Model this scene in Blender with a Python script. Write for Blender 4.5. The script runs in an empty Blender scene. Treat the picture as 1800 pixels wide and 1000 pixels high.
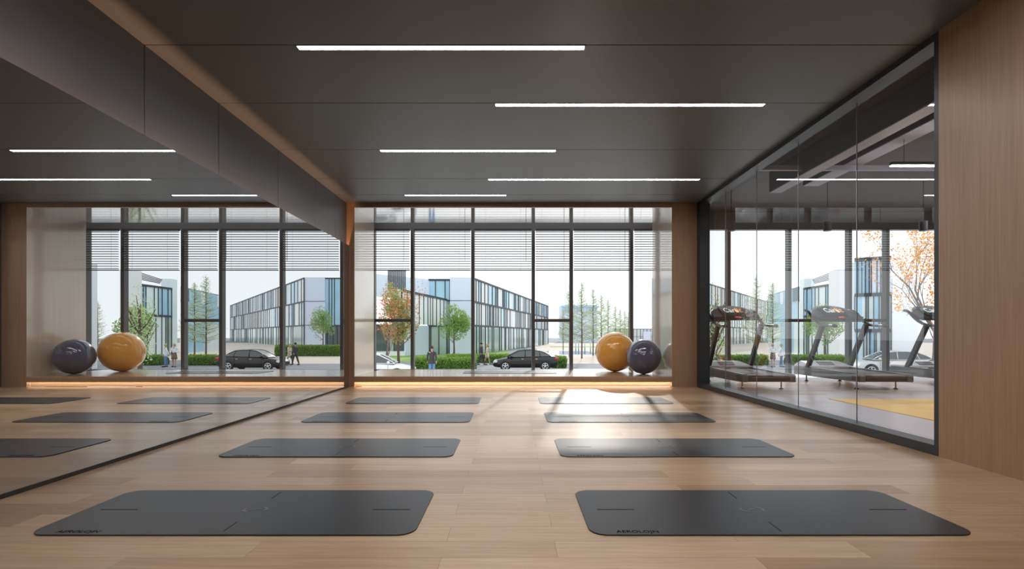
import bpy, bmesh, math, random
from mathutils import Vector, Matrix
PI = math.pi
sc = bpy.context.scene
COL = sc.collection

# ------------------------------------------------------------------ camera
CX, CY, F, EYE = 902.5, 587.0, 880.0, 0.96
cam_d = bpy.data.cameras.new('camera')
cam_d.sensor_width = 36.0
cam_d.lens = F / 1800.0 * 36.0
cam_d.shift_x = -(CX - 900.0) / 1800.0
cam_d.shift_y = (CY - 500.0) / 1800.0
cam_d.clip_end = 1000
cam = bpy.data.objects.new('camera', cam_d)
cam.location = (0, 0, EYE)
cam.rotation_euler = (PI / 2, 0, 0)
COL.objects.link(cam)
sc.camera = cam

# ------------------------------------------------------------------ world, sun, exposure
world = bpy.data.worlds.new('World')
sc.world = world
world.use_nodes = True
bg = world.node_tree.nodes['Background']
bg.inputs['Color'].default_value = (0.93, 0.97, 1.0, 1)
bg.inputs['Strength'].default_value = 1.45

sun_d = bpy.data.lights.new('sun', 'SUN')
sun_d.energy = 1.5
sun_d.angle = math.radians(1.2)
sun_d.color = (1.0, 0.93, 0.84)
sun = bpy.data.objects.new('sun', sun_d)
d = Vector((-0.165, -1.0, -0.47)).normalized()
sun.rotation_euler = d.to_track_quat('-Z', 'Y').to_euler()
COL.objects.link(sun)

sc.view_settings.view_transform = 'Standard'
sc.view_settings.look = 'None'
sc.view_settings.gamma = 1
sc.view_settings.exposure = 0.0
sc.view_settings.use_curve_mapping = False
sc.cycles.use_denoising = True
sc.cycles.max_bounces = 10
sc.cycles.diffuse_bounces = 5
sc.cycles.glossy_bounces = 6
sc.cycles.transparent_max_bounces = 32
sc.cycles.sample_clamp_indirect = 6.0
sc.cycles.caustics_reflective = False
sc.cycles.caustics_refractive = False

STRIP_POWER = 62.0

# ------------------------------------------------------------------ materials
def new_mat(name):
    m = bpy.data.materials.new(name)
    m.use_nodes = True
    nt = m.node_tree
    return m, nt, nt.nodes['Principled BSDF']

def P(name, col, rough=0.5, metal=0.0, spec=0.5, noise=0.06, scale=8.0, coat=0.0, emit=None, estr=0.0, transl=0.0):
    """procedural principled material with a slight noise in the colour"""
    m, nt, b = new_mat(name)
    b.inputs['Roughness'].default_value = rough
    b.inputs['Metallic'].default_value = metal
    b.inputs['Specular IOR Level'].default_value = spec
    b.inputs['Coat Weight'].default_value = coat
    b.inputs['Coat Roughness'].default_value = 0.04
    if noise > 0:
        tc = nt.nodes.new('ShaderNodeTexCoord')
        n = nt.nodes.new('ShaderNodeTexNoise')
        n.inputs['Scale'].default_value = scale
        n.inputs['Detail'].default_value = 3
        r = nt.nodes.new('ShaderNodeMapRange')
        r.inputs['To Min'].default_value = 1 - noise * 2
        r.inputs['To Max'].default_value = 1 + noise * 2
        mx = nt.nodes.new('ShaderNodeVectorMath'); mx.operation = 'SCALE'
        mx.inputs[0].default_value = col[:3]
        nt.links.new(tc.outputs['Object'], n.inputs['Vector'])
        nt.links.new(n.outputs['Fac'], r.inputs['Value'])
        nt.links.new(r.outputs['Result'], mx.inputs['Scale'])
        nt.links.new(mx.outputs['Vector'], b.inputs['Base Color'])
    else:
        b.inputs['Base Color'].default_value = (*col[:3], 1)
    if emit:
        b.inputs['Emission Color'].default_value = (*emit, 1)
        b.inputs['Emission Strength'].default_value = estr
    if transl > 0:
        out = nt.nodes['Material Output']
        t = nt.nodes.new('ShaderNodeBsdfTranslucent'); t.inputs['Color'].default_value = (*col[:3], 1)
        ms = nt.nodes.new('ShaderNodeMixShader'); ms.inputs[0].default_value = transl
        nt.links.new(b.outputs[0], ms.inputs[1]); nt.links.new(t.outputs[0], ms.inputs[2])
        nt.links.new(ms.outputs[0], out.inputs['Surface'])
    return m

def wood(name, c1, c2, axis='Z', rough=0.4, spec=0.4, fine=60.0, coat=0.0):
    """vertical or horizontal grain: noise stretched along one axis"""
    m, nt, b = new_mat(name)
    b.inputs['Roughness'].default_value = rough
    b.inputs['Specular IOR Level'].default_value = spec
    b.inputs['Coat Weight'].default_value = coat
    b.inputs['Coat Roughness'].default_value = 0.08
    tc = nt.nodes.new('ShaderNodeTexCoord')
    mp = nt.nodes.new('ShaderNodeMapping')
    s = [fine, fine, fine]; s['XYZ'.index(axis)] = fine / 45.0
    mp.inputs['Scale'].default_value = s
    n = nt.nodes.new('ShaderNodeTexNoise'); n.inputs['Scale'].default_value = 1.0
    n.inputs['Detail'].default_value = 5; n.inputs['Roughness'].default_value = 0.6
    r = nt.nodes.new('ShaderNodeValToRGB')
    r.color_ramp.elements[0].position = 0.32; r.color_ramp.elements[0].color = (*c1, 1)
    r.color_ramp.elements[1].position = 0.68; r.color_ramp.elements[1].color = (*c2, 1)
    nt.links.new(tc.outputs['Object'], mp.inputs['Vector'])
    nt.links.new(mp.outputs['Vector'], n.inputs['Vector'])
    nt.links.new(n.outputs['Fac'], r.inputs['Fac'])
    nt.links.new(r.outputs['Color'], b.inputs['Base Color'])
    return m

def plank_floor():
    m, nt, b = new_mat('oak_planks')
    L = nt.links
    tc = nt.nodes.new('ShaderNodeTexCoord')
    br = nt.nodes.new('ShaderNodeTexBrick')
    br.offset = 0.37; br.offset_frequency = 2
    br.inputs['Scale'].default_value = 1.0
    br.inputs['Brick Width'].default_value = 1.35
    br.inputs['Row Height'].default_value = 0.172
    br.inputs['Mortar Size'].default_value = 0.0012
    br.inputs['Mortar Smooth'].default_value = 0.3
    br.inputs['Color1'].default_value = (0.0, 0.0, 0.0, 1)
    br.inputs['Color2'].default_value = (1, 1, 1, 1)
    br.inputs['Mortar'].default_value = (0.0, 0.0, 0.0, 1)
    sh = nt.nodes.new('ShaderNodeVectorMath'); sh.operation = 'ADD'; sh.inputs[1].default_value = (40.31, 20.04, 0)
    L.new(tc.outputs['Object'], sh.inputs[0]); L.new(sh.outputs[0], br.inputs['Vector'])
    mp = nt.nodes.new('ShaderNodeMapping'); mp.inputs['Scale'].default_value = (1.3, 26, 1)
    n = nt.nodes.new('ShaderNodeTexNoise'); n.inputs['Scale'].default_value = 1.6
    n.inputs['Detail'].default_value = 8; n.inputs['Roughness'].default_value = 0.62; n.inputs['Distortion'].default_value = 0.6
    # shift the grain from board to board
    ad = nt.nodes.new('ShaderNodeVectorMath'); ad.operation = 'MULTIPLY_ADD'
    ad.inputs[1].default_value = (7, 0, 9)
    L.new(br.outputs['Color'], ad.inputs[0]); L.new(tc.outputs['Object'], ad.inputs[2])
    L.new(ad.outputs[0], mp.inputs['Vector']); L.new(mp.outputs[0], n.inputs['Vector'])
    tone = nt.nodes.new('ShaderNodeValToRGB')
    e = tone.color_ramp.elements
    e[0].position = 0.0; e[0].color = (0.315, 0.20, 0.112, 1)
    e[1].position = 1.0; e[1].color = (0.51, 0.365, 0.23, 1)
    k = e.new(0.45); k.color = (0.425, 0.29, 0.175, 1)
    L.new(br.outputs['Color'], tone.inputs['Fac'])
    gr = nt.nodes.new('ShaderNodeMapRange')
    gr.inputs['From Min'].default_value = 0.3; gr.inputs['From Max'].default_value = 0.7
    gr.inputs['To Min'].default_value = 0.80; gr.inputs['To Max'].default_value = 1.16
    L.new(n.outputs['Fac'], gr.inputs['Value'])
    sl = nt.nodes.new('ShaderNodeVectorMath'); sl.operation = 'SCALE'
    L.new(tone.outputs['Color'], sl.inputs[0]); L.new(gr.outputs[0], sl.inputs['Scale'])
    mo = nt.nodes.new('ShaderNodeMix'); mo.data_type = 'RGBA'
    L.new(br.outputs['Fac'], mo.inputs['Factor'])
    L.new(sl.outputs[0], mo.inputs['A']); mo.inputs['B'].default_value = (0.2, 0.13, 0.085, 1)
    L.new(mo.outputs['Result'], b.inputs['Base Color'])
    b.inputs['Roughness'].default_value = 0.30
    b.inputs['Specular IOR Level'].default_value = 0.5
    return m

def pane_mat(name, f0=0.045, tint=(1, 1, 1), gain=1.0):
    """thin sheet of clear glass: clear transmission, mirror reflection rising towards grazing angles"""
    m = bpy.data.materials.new(name); m.use_nodes = True
    nt = m.node_tree; nt.nodes.clear(); L = nt.links
    out = nt.nodes.new('ShaderNodeOutputMaterial')
    geo = nt.nodes.new('ShaderNodeNewGeometry')
    dp = nt.nodes.new('ShaderNodeVectorMath'); dp.operation = 'DOT_PRODUCT'
    L.new(geo.outputs['Normal'], dp.inputs[0]); L.new(geo.outputs['Incoming'], dp.inputs[1])
    def M(op, a, b2=None):
        n = nt.nodes.new('ShaderNodeMath'); n.operation = op
        for i, v in enumerate((a, b2)):
            if v is None: continue
            if isinstance(v, (int, float)): n.inputs[i].default_value = v
            else: L.new(v, n.inputs[i])
        return n.outputs[0]
    c = M('ABSOLUTE', dp.outputs['Value'])
    p5 = M('POWER', M('SUBTRACT', 1.0, c), 4.2)
    fr = M('MINIMUM', M('MULTIPLY', M('ADD', f0, M('MULTIPLY', 1 - f0, p5)), gain), 1.0)
    tr = nt.nodes.new('ShaderNodeBsdfTransparent'); tr.inputs['Color'].default_value = (*tint, 1)
    gl = nt.nodes.new('ShaderNodeBsdfGlossy'); gl.inputs['Roughness'].default_value = 0.0
    mx = nt.nodes.new('ShaderNodeMixShader')
    L.new(fr, mx.inputs[0]); L.new(tr.outputs[0], mx.inputs[1]); L.new(gl.outputs[0], mx.inputs[2])
    L.new(mx.outputs[0], out.inputs['Surface'])
    return m

def emit_mat(name, col, s):
    m = bpy.data.materials.new(name); m.use_nodes = True
    nt = m.node_tree; nt.nodes.clear()
    out = nt.nodes.new('ShaderNodeOutputMaterial'); e = nt.nodes.new('ShaderNodeEmission')
    e.inputs['Color'].default_value = (*col, 1); e.inputs['Strength'].default_value = s
    nt.links.new(e.outputs[0], out.inputs['Surface'])
    return m

def mirror_mat():
    m = bpy.data.materials.new('silvered_glass'); m.use_nodes = True
    nt = m.node_tree; nt.nodes.clear()
    out = nt.nodes.new('ShaderNodeOutputMaterial'); g = nt.nodes.new('ShaderNodeBsdfGlossy')
    g.inputs['Color'].default_value = (0.68, 0.69, 0.695, 1); g.inputs['Roughness'].default_value = 0.0
    d_ = nt.nodes.new('ShaderNodeBsdfDiffuse'); d_.inputs['Color'].default_value = (0.3, 0.29, 0.27, 1)
    mx = nt.nodes.new('ShaderNodeMixShader'); mx.inputs[0].default_value = 0.05
    nt.links.new(g.outputs[0], mx.inputs[1]); nt.links.new(d_.outputs[0], mx.inputs[2])
    nt.links.new(mx.outputs[0], out.inputs['Surface'])
    return m

M = {}
M['floor'] = plank_floor()
M['wall_wood'] = wood('oak_veneer_wall', (0.30, 0.195, 0.125), (0.39, 0.262, 0.172), 'Z', 0.38, 0.5, 90)
M['frame_wood'] = wood('oak_veneer_frame', (0.31, 0.19, 0.115), (0.40, 0.26, 0.165), 'Z', 0.4, 0.5, 70)
M['alcove_wood'] = wood('polished_oak_lining', (0.62, 0.52, 0.42), (0.70, 0.60, 0.49), 'Z', 0.16, 0.8, 50, coat=1.0)
M['alcove_top'] = P('mirror_polished_panel', (0.85, 0.84, 0.83), 0.06, 0.75, noise=0.01)
M['seat_wood'] = wood('polished_oak_seat', (0.40, 0.29, 0.20), (0.47, 0.35, 0.25), 'X', 0.22, 0.6, 50, coat=0.3)
M['ceiling'] = P('charcoal_ceiling_panel', (0.122, 0.133, 0.152), 0.42, noise=0.02, scale=0.8)
M['soffit'] = P('charcoal_wall_panel', (0.112, 0.124, 0.150), 0.42, noise=0.02, scale=0.8)
M['gap'] = P('black_gap', (0.008, 0.008, 0.008), 0.8, noise=0.01)
M['frame_grey'] = P('slate_grey_powder_coat', (0.028, 0.033, 0.040), 0.42, noise=0.03, scale=20)
M['mullion'] = P('anodised_mullion', (0.085, 0.078, 0.076), 0.45, noise=0.03, scale=20)
M['mirror'] = mirror_mat()
M['partition_glass'] = pane_mat('partition_glass', 0.06, (0.95, 0.96, 0.965), 1.35)
M['window_glass'] = pane_mat('window_glass', 0.004, (0.985, 0.99, 0.99), 0.3)
M['strip'] = emit_mat('strip_diffuser_glow', (1.0, 0.93, 0.885), STRIP_POWER)
M['cove'] = emit_mat('warm_cove_led', (1.0, 0.52, 0.25), 60.0)
M['toe'] = emit_mat('warm_toe_led', (1.0, 0.74, 0.50), 40.0)
M['aluminium'] = P('aluminium_profile', (0.35, 0.35, 0.36), 0.35, 0.8, noise=0.02)
M['mat'] = P('charcoal_rubber', (0.022, 0.025, 0.031), 0.33, noise=0.05, scale=3, spec=0.28)
M['mat_line'] = P('black_engraved_line', (0.004, 0.004, 0.004), 0.95, spec=0.05, noise=0.02)
M['mat_logo'] = P('grey_embossed_logo', (0.06, 0.063, 0.068), 0.3, noise=0.02)
M['ball_orange'] = P('orange_vinyl', (0.88, 0.43, 0.085), 0.16, noise=0.02, scale=3, coat=0.5)
M['ball_grey'] = P('slate_vinyl', (0.095, 0.10, 0.155), 0.14, noise=0.02, scale=3, coat=0.6)
M['slat'] = P('dark_blind_slat', (0.022, 0.018, 0.018), 0.5, noise=0.02)
M['cord'] = P('blind_cord', (0.25, 0.24, 0.25), 0.7, noise=0.02)
M['wand'] = P('brown_wand', (0.09, 0.04, 0.03), 0.5, noise=0.02)
M['gym_floor'] = P('lilac_grey_rubber', (0.46, 0.43, 0.50), 0.3, noise=0.05, scale=1.2)
M['gym_yellow'] = P('yellow_rubber', (0.82, 0.50, 0.06), 0.35, noise=0.05, scale=2)
M['gym_line'] = P('yellow_line', (0.60, 0.55, 0.16), 0.4, noise=0.02)
M['gym_ceiling'] = P('brown_black_ceiling', (0.075, 0.058, 0.055), 0.6, noise=0.03)
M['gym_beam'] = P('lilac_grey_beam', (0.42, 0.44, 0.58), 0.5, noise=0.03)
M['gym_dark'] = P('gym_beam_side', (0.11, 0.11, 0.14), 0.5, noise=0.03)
M['tread_body'] = P('bronze_grey_plastic', (0.06, 0.05, 0.047), 0.35, 0.3, noise=0.03)
M['tread_side'] = P('grey_side_rail', (0.14, 0.14, 0.135), 0.3, 0.3, noise=0.03)
M['tread_belt'] = P('dark_belt', (0.05, 0.045, 0.045), 0.55, noise=0.05, scale=30)
M['tread_hood'] = P('white_hood', (0.75, 0.74, 0.78), 0.3, noise=0.01, coat=0.3)
M['tread_black'] = P('gloss_black', (0.02, 0.022, 0.025), 0.12, noise=0.01, coat=0.4)
M['screen'] = P('screen_glass', (0.02, 0.03, 0.035), 0.1, noise=0.0, emit=(0.10, 0.17, 0.19), estr=0.35)
M['txt_white'] = P('screen_white', (0.8, 0.8, 0.78), 0.5, noise=0.0, emit=(0.95, 0.93, 0.85), estr=0.9)
M['txt_orange'] = P('screen_orange', (0.9, 0.3, 0.05), 0.5, noise=0.0, emit=(1.0, 0.33, 0.06), estr=1.1)
M['red'] = P('red_button', (0.8, 0.04, 0.05), 0.3, noise=0.01, emit=(0.9, 0.05, 0.08), estr=0.5)
M['rubber'] = P('black_rubber', (0.015, 0.015, 0.015), 0.7, noise=0.03)
M['asphalt'] = P('asphalt', (0.20, 0.22, 0.25), 0.8, noise=0.06, scale=0.6)
M['paving'] = P('pale_paving', (0.60, 0.53, 0.46), 0.8, noise=0.06, scale=1.2)
M['bounce_ground'] = P('white_bounce_paving', (0.82, 0.82, 0.82), 0.8, noise=0.03, scale=1.2)
M['kerb'] = P('pale_kerb', (0.55, 0.53, 0.50), 0.8, noise=0.04)
M['lawn'] = P('lawn_grass', (0.22, 0.34, 0.09), 0.9, noise=0.12, scale=1.0)
M['water'] = P('pond_water', (0.10, 0.20, 0.22), 0.06, noise=0.05, scale=0.5)
M['spray'] = P('white_spray', (0.9, 0.93, 0.95), 0.6, noise=0.02, transl=0.5)
M['b_white'] = P('pale_blue_cladding', (0.72, 0.79, 0.94), 0.5, noise=0.02, scale=0.3)
M['b_bright'] = P('white_cladding', (0.86, 0.88, 0.9), 0.5, noise=0.02, scale=0.3)
M['g_blue'] = P('blue_facade_glass', (0.36, 0.62, 0.80), 0.08, noise=0.10, scale=0.4, spec=0.8)
M['g_pale'] = P('pale_facade_glass', (0.74, 0.86, 0.88), 0.1, noise=0.06, scale=0.4, spec=0.8)
M['g_green'] = P('green_facade_glass', (0.34, 0.46, 0.42), 0.08, noise=0.16, scale=0.35, spec=0.8)
M['g_dark'] = P('dark_facade_glass', (0.09, 0.12, 0.12), 0.08, noise=0.15, scale=0.5, spec=0.6)
M['b_mull'] = P('black_facade_mullion', (0.03, 0.04, 0.05), 0.5, noise=0.02)
M['bark'] = P('brown_bark', (0.13, 0.085, 0.065), 0.9, noise=0.12, scale=6)
M['bark_grey'] = P('grey_twig_bark', (0.17, 0.13, 0.12), 0.9, noise=0.1, scale=6)
M['leaf_green'] = P('fresh_green_leaf', (0.34, 0.50, 0.15), 0.6, noise=0.22, scale=1.5, transl=0.5)
M['leaf_pale'] = P('pale_needle', (0.50, 0.64, 0.33), 0.6, noise=0.15, scale=1.5, transl=0.5)
M['leaf_mixed'] = P('olive_leaf', (0.36, 0.40, 0.13), 0.6, noise=0.25, scale=1.5, transl=0.5)
M['leaf_red'] = P('rust_leaf', (0.62, 0.20, 0.07), 0.6, noise=0.15, scale=2, transl=0.5)
M['leaf_orange'] = P('orange_leaf', (0.85, 0.42, 0.06), 0.6, noise=0.15, scale=2, transl=0.5)
M['hedge'] = P('hedge_leaf', (0.20, 0.36, 0.055), 0.7, noise=0.25, scale=3, transl=0.35)
M['hedge_core'] = P('hedge_core', (0.05, 0.10, 0.025), 0.9, noise=0.2, scale=5)
M['car_black'] = P('black_car_paint', (0.012, 0.009, 0.009), 0.3, noise=0.0, coat=0.25)
M['car_white'] = P('white_car_paint', (0.80, 0.83, 0.86), 0.25, noise=0.0, coat=0.8)
M['car_silver'] = P('silver_car_paint', (0.55, 0.56, 0.57), 0.3, 0.2, noise=0.0, coat=0.8)
M['car_glass'] = P('car_glass', (0.09, 0.105, 0.105), 0.05, noise=0.0, coat=0.1)
M['chrome'] = P('wheel_alloy', (0.75, 0.76, 0.78), 0.25, 0.6, noise=0.0)
M['lamp_clear'] = P('headlamp', (0.85, 0.87, 0.9), 0.1, noise=0.0)
M['lamp_red'] = P('tail_lamp', (0.65, 0.03, 0.02), 0.15, noise=0.0)
M['skin'] = P('skin', (0.55, 0.34, 0.25), 0.5, noise=0.03)
M['hair_dark'] = P('dark_hair', (0.03, 0.022, 0.018), 0.6, noise=0.05)
M['hair_blond'] = P('blond_hair', (0.50, 0.36, 0.18), 0.6, noise=0.05)
M['suit'] = P('charcoal_suit', (0.055, 0.045, 0.055), 0.8, noise=0.04)
M['jacket'] = P('black_plum_jacket', (0.05, 0.042, 0.05), 0.7, noise=0.05)
M['jeans'] = P('blue_denim', (0.13, 0.26, 0.48), 0.8, noise=0.08)
M['beige'] = P('beige_cloth', (0.68, 0.58, 0.46), 0.8, noise=0.04)
M['white_cloth'] = P('white_cloth', (0.85, 0.86, 0.9), 0.8, noise=0.03)
M['brown_cloth'] = P('brown_cloth', (0.20, 0.13, 0.09), 0.8, noise=0.05)
M['shoe'] = P('black_shoe', (0.02, 0.018, 0.018), 0.4, noise=0.02)

# ------------------------------------------------------------------ helpers
def link(o, parent=None):
    COL.objects.link(o)
    if parent: o.parent = parent
    return o

def tag(o, label=None, cat=None, group=None, kind=None):
    if label: o['label'] = label
    if cat: o['category'] = cat
    if group: o['group'] = group
    if kind: o['kind'] = kind
    return o

def empty(name, loc, label, cat, group=None, rz=0):
    o = bpy.data.objects.new(name, None)
    o.empty_display_size = 0.1
    o.location = loc; o.rotation_euler = (0, 0, rz)
    link(o)
    return tag(o, label, cat, group)

def copy_tree(o, parent=None):
    c = o.copy(); COL.objects.link(c); c.parent = parent
    for ch in [x for x in o.children]:
        copy_tree(ch, c)
    return c

class MB:
    def __init__(s): s.v, s.f, s.mi, s.m = [], [], [], 0
    def add(s, vs, fs):
        b = len(s.v); s.v += [tuple(p) for p in vs]
        for f in fs: s.f.append([i + b for i in f]); s.mi.append(s.m)
    def box(s, x0, x1, y0, y1, z0, z1):
        s.add([(x0,y0,z0),(x1,y0,z0),(x1,y1,z0),(x0,y1,z0),(x0,y0,z1),(x1,y0,z1),(x1,y1,z1),(x0,y1,z1)],
              [(0,3,2,1),(4,5,6,7),(0,1,5,4),(1,2,6,5),(2,3,7,6),(3,0,4,7)])
    def obox(s, p0, p1, w, z0, z1):
        """upright box along the ground line p0-p1, w thick"""
        a, b_ = Vector(p0), Vector(p1); t = (b_ - a).normalized(); n = Vector((-t.y, t.x)) * w / 2
        q = [a - n, b_ - n, b_ + n, a + n]
        s.add([(p.x, p.y, z0) for p in q] + [(p.x, p.y, z1) for p in q],
              [(0,3,2,1),(4,5,6,7),(0,1,5,4),(1,2,6,5),(2,3,7,6),(3,0,4,7)])
    def tube(s, pts, rad, n=8, caps=True):
        pts = [Vector(p) for p in pts]
        rs = rad if isinstance(rad, (list, tuple)) else [rad] * len(pts)
        rings = []; up = Vector((0.13, 0.31, 0.94))
        for i, p in enumerate(pts):
            t = (pts[min(i + 1, len(pts) - 1)] - pts[max(i - 1, 0)])
            if t.length < 1e-9: t = Vector((0, 0, 1))
            t.normalize()
            u = t.cross(up)
            if u.length < 0.05: u = t.cross(Vector((1, 0, 0)))
            u.normalize(); w = t.cross(u).normalized()
            rings.append([p + (u * math.cos(2*PI*k/n) + w * math.sin(2*PI*k/n)) * rs[i] for k in range(n)])
        vs = [q for r in rings for q in r]; fs = []
        for i in range(len(pts) - 1):
            for k in range(n):
                a = i*n + k; b_ = i*n + (k+1) % n
                fs.append((a, b_, b_ + n, a + n))
        if caps:
            fs.append(tuple(range(n))[::-1]); fs.append(tuple(range((len(pts)-1)*n, len(pts)*n)))
        s.add(vs, fs)
    def lathe(s, prof, n=24, c=(0, 0, 0), axis='Z'):
        vs = []; fs = []
        for r, z in prof:
            for k in range(n):
                a = 2*PI*k/n; x, y = r*math.cos(a), r*math.sin(a)
                p = (x, y, z) if axis == 'Z' else ((x, z, y) if axis == 'Y' else (z, x, y))
                vs.append((p[0]+c[0], p[1]+c[1], p[2]+c[2]))
        for i in range(len(prof)-1):
            for k in range(n):
                a = i*n+k; b_ = i*n+(k+1) % n
                fs.append((a, b_, b_+n, a+n))
        fs.append(tuple(range(n))[::-1]); fs.append(tuple(range((len(prof)-1)*n, len(prof)*n)))
        s.add(vs, fs)
    def prism(s, poly, axis, a0, a1):
        """polygon in the two other axes, extruded along axis from a0 to a1"""
        n = len(poly)
        def mk(p, a):
            if axis == 'X': return (a, p[0], p[1])
            if axis == 'Y': return (p[0], a, p[1])
            return (p[0], p[1], a)
        vs = [mk(p, a0) for p in poly] + [mk(p, a1) for p in poly]
        fs = [tuple(range(n)), tuple(range(n, 2*n))[::-1]] + [(i, i+n, (i+1) % n + n, (i+1) % n) for i in range(n)]
        s.add(vs, fs)
    def build(s, name, mats, parent=None, smooth=False, bevel=0.0, bseg=2, fix=True):
        me = bpy.data.meshes.new(name)
        me.from_pydata(s.v, [], s.f)
        for m_ in (mats if isinstance(mats, (list, tuple)) else [mats]): me.materials.append(m_)
        me.polygons.foreach_set('material_index', s.mi)
        if fix:
            bm = bmesh.new(); bm.from_mesh(me)
            bmesh.ops.recalc_face_normals(bm, faces=bm.faces)
            bm.to_mesh(me); bm.free()
        if smooth:
            me.polygons.foreach_set('use_smooth', [True]*len(me.polygons))
        me.update()
        o = bpy.data.objects.new(name, me); link(o, parent)
        if bevel > 0:
            md = o.modifiers.new('bevel', 'BEVEL'); md.width = bevel; md.segments = bseg
            md.limit_method = 'ANGLE'; md.angle_limit = math.radians(40)
        return o

def struct(o):
    o['kind'] = 'structure'; return o

def pt(x, y, Y):
    return Vector(((x - CX) * Y / F, Y, EYE - (y - CY) * Y / F))
def px(x, Y): return (x - CX) * Y / F
def mx(x, Y, xm=-2.98):
    """X of the real thing whose image in the wall mirror falls at column x"""
    return 2 * xm - (x - CX) * Y / F
def gY(y): return 2.46 * F / (y - CY)     # distance of a point of the ground outside

def text_mesh(txt, size, m, parent, loc, rot, name='lettering', ext=0.0008):
    cu = bpy.data.curves.new(name, 'FONT'); cu.body = txt; cu.size = size; cu.extrude = ext
    cu.align_x = 'LEFT'; cu.resolution_u = 3
    t = bpy.data.objects.new('tmp', cu); COL.objects.link(t)
    dg = bpy.context.evaluated_depsgraph_get()
    me = bpy.data.meshes.new_from_object(t.evaluated_get(dg)); me.name = name
    bpy.data.objects.remove(t)
    me.materials.clear(); me.materials.append(m)
    o = bpy.data.objects.new(name, me); o.location = loc; o.rotation_euler = rot
    return link(o, parent)

GZ = -1.5           # ground level outside
YF = 9.084          # plane of the oak surround
YA = 10.35          # back of the alcove lining
YW = 10.93          # curtain wall
CEIL = 3.334
XL, XR = -3.03, 3.33

# ================================================================== THE ROOM
mb = MB(); mb.box(XL, XR + 0.13, -3.0, YF, -0.1, 0.0)
struct(mb.build('floor', M['floor']))

# ceiling: panels with shadow gaps; the strip lights sit in notches beside the gaps
SEAM = [-2.2, -1.1, 0.2, 1.4, 2.75, 4.112, 5.146, 6.447, 7.652, 8.527]
STRIPS = {4.112: (-1.79, 0.592), 5.146: (-0.19, 2.60), 6.447: (-1.727, 0.551), 7.652: (-0.389, 2.862), 8.527: (-1.86, -0.122),
          2.75: (0.1, 2.6), 1.4: (-1.9, 0.6), 0.2: (-0.2, 2.4), -1.1: (-1.8, 0.7)}  # the strips on this line are added out of view to brighten the room
mb = MB(); g = 0.005
edges = [-3.0] + SEAM + [YF]
for i in range(len(edges) - 1):
    y0, y1 = edges[i] + (g if i else 0), edges[i+1] - g
    s = STRIPS.get(edges[i])
    if s:
        yn = edges[i] + 0.072
        mb.box(XL, s[0]-0.004, y0, y1, CEIL, CEIL + 0.03)
        mb.box(s[1]+0.004, XR, y0, y1, CEIL, CEIL + 0.03)
        mb.box(s[0]-0.004, s[1]+0.004, yn, y1, CEIL, CEIL + 0.03)
    else:
        mb.box(XL, XR, y0, y1, CEIL, CEIL + 0.03)
mb.m = 1; mb.box(XL - 0.1, XR + 0.25, -3.0, YF + 0.1, CEIL + 0.035, CEIL + 0.3)
struct(mb.build('ceiling', [M['ceiling'], M['gap']]))

places = {4.112: 'nearest the camera, bright and low over the front mats', 5.146: 'second row, running out to the right towards the glass',
          6.447: 'third row, over the middle of the room', 7.652: 'fourth row, long and thin on the right',
          8.527: 'short, farthest back by the oak window surround'}
for s, (x0, x1) in STRIPS.items():
    lab = places.get(s, 'added out of view to light the near floor')
    e = empty('strip_light', ((x0+x1)/2, s + 0.038, CEIL), 'slim white ceiling strip light, ' + lab, 'ceiling light', 'strip lights recessed in the dark ceiling')
    c = (x0+x1)/2; h = (x1-x0)/2
    mb = MB(); mb.box(-h, h, -0.031, -0.027, -0.004, 0.03); mb.box(-h, h, 0.027, 0.031, -0.004, 0.03)
    mb.box(-h, -h+0.006, -0.027, 0.027, -0.004, 0.03); mb.box(h-0.006, h, -0.027, 0.027, -0.004, 0.03)
    mb.box(-h, h, -0.031, 0.031, 0.026, 0.03)
    mb.build('housing', M['aluminium'], e)
    mb = MB(); mb.box(-h+0.007, h-0.007, -0.026, 0.026, 0.0, 0.02)
    mb.build('diffuser', M['strip'], e)

# left wall: panels above the mirror, backing behind it
mb = MB()
for i in range(len(edges) - 1):
    y0, y1 = edges[i] + (0.004 if i else 0), edges[i+1] - (0.004 if i < len(edges)-2 else 0)
    mb.box(XL - 0.02, XL, y0, y1, 2.4, CEIL)
mb.box(XL - 0.02, XL, -3.0, YF, 0.0, 2.4)
mb.m = 1; mb.box(XL - 0.12, XL - 0.025, -3.0, YW + 0.2, -0.1, CEIL + 0.3)
struct(mb.build('wall_left', [M['soffit'], M['gap']]))

# the mirror
e = empty('wall_mirror', (-3.005, 4.5, 0), 'full-length frameless wall mirror along the left wall, reflecting the window and the mats', 'mirror')
mb = MB(); mb.box(0.019, 0.025, -6.0, 4.58, 0.028, 2.568)
mb.build('mirror_glass', M['mirror'], e)
mb = MB(); mb.box(-0.024, 0.018, -6.0, 4.58, 0.028, 2.43)
mb.build('backing_board', M['gap'], e)
mb = MB(); mb.box(-0.024, 0.03, -6.0, 4.58, 0.0, 0.027)
mb.build('base_rail', M['rubber'], e)
mb = MB(); mb.box(-0.020, 0.004, -6.0, 4.56, 2.435, 2.442)
o = mb.build('led_strip', M['cove'], e); tag(o, 'warm orange light strip hidden behind the mirror top')

# right wall beside the camera (oak) with the gym on its far side
mb = MB(); mb.box(XR, XR + 0.13, -3.0, 3.92, 0.0, CEIL + 0.03)
struct(mb.build('wall_right', M['wall_wood']))
mb = MB(); mb.box(XL, XR + 0.13, -3.1, -3.0, 0.0, CEIL + 0.03)
struct(mb.build('wall_behind', M['wall_wood']))

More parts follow.
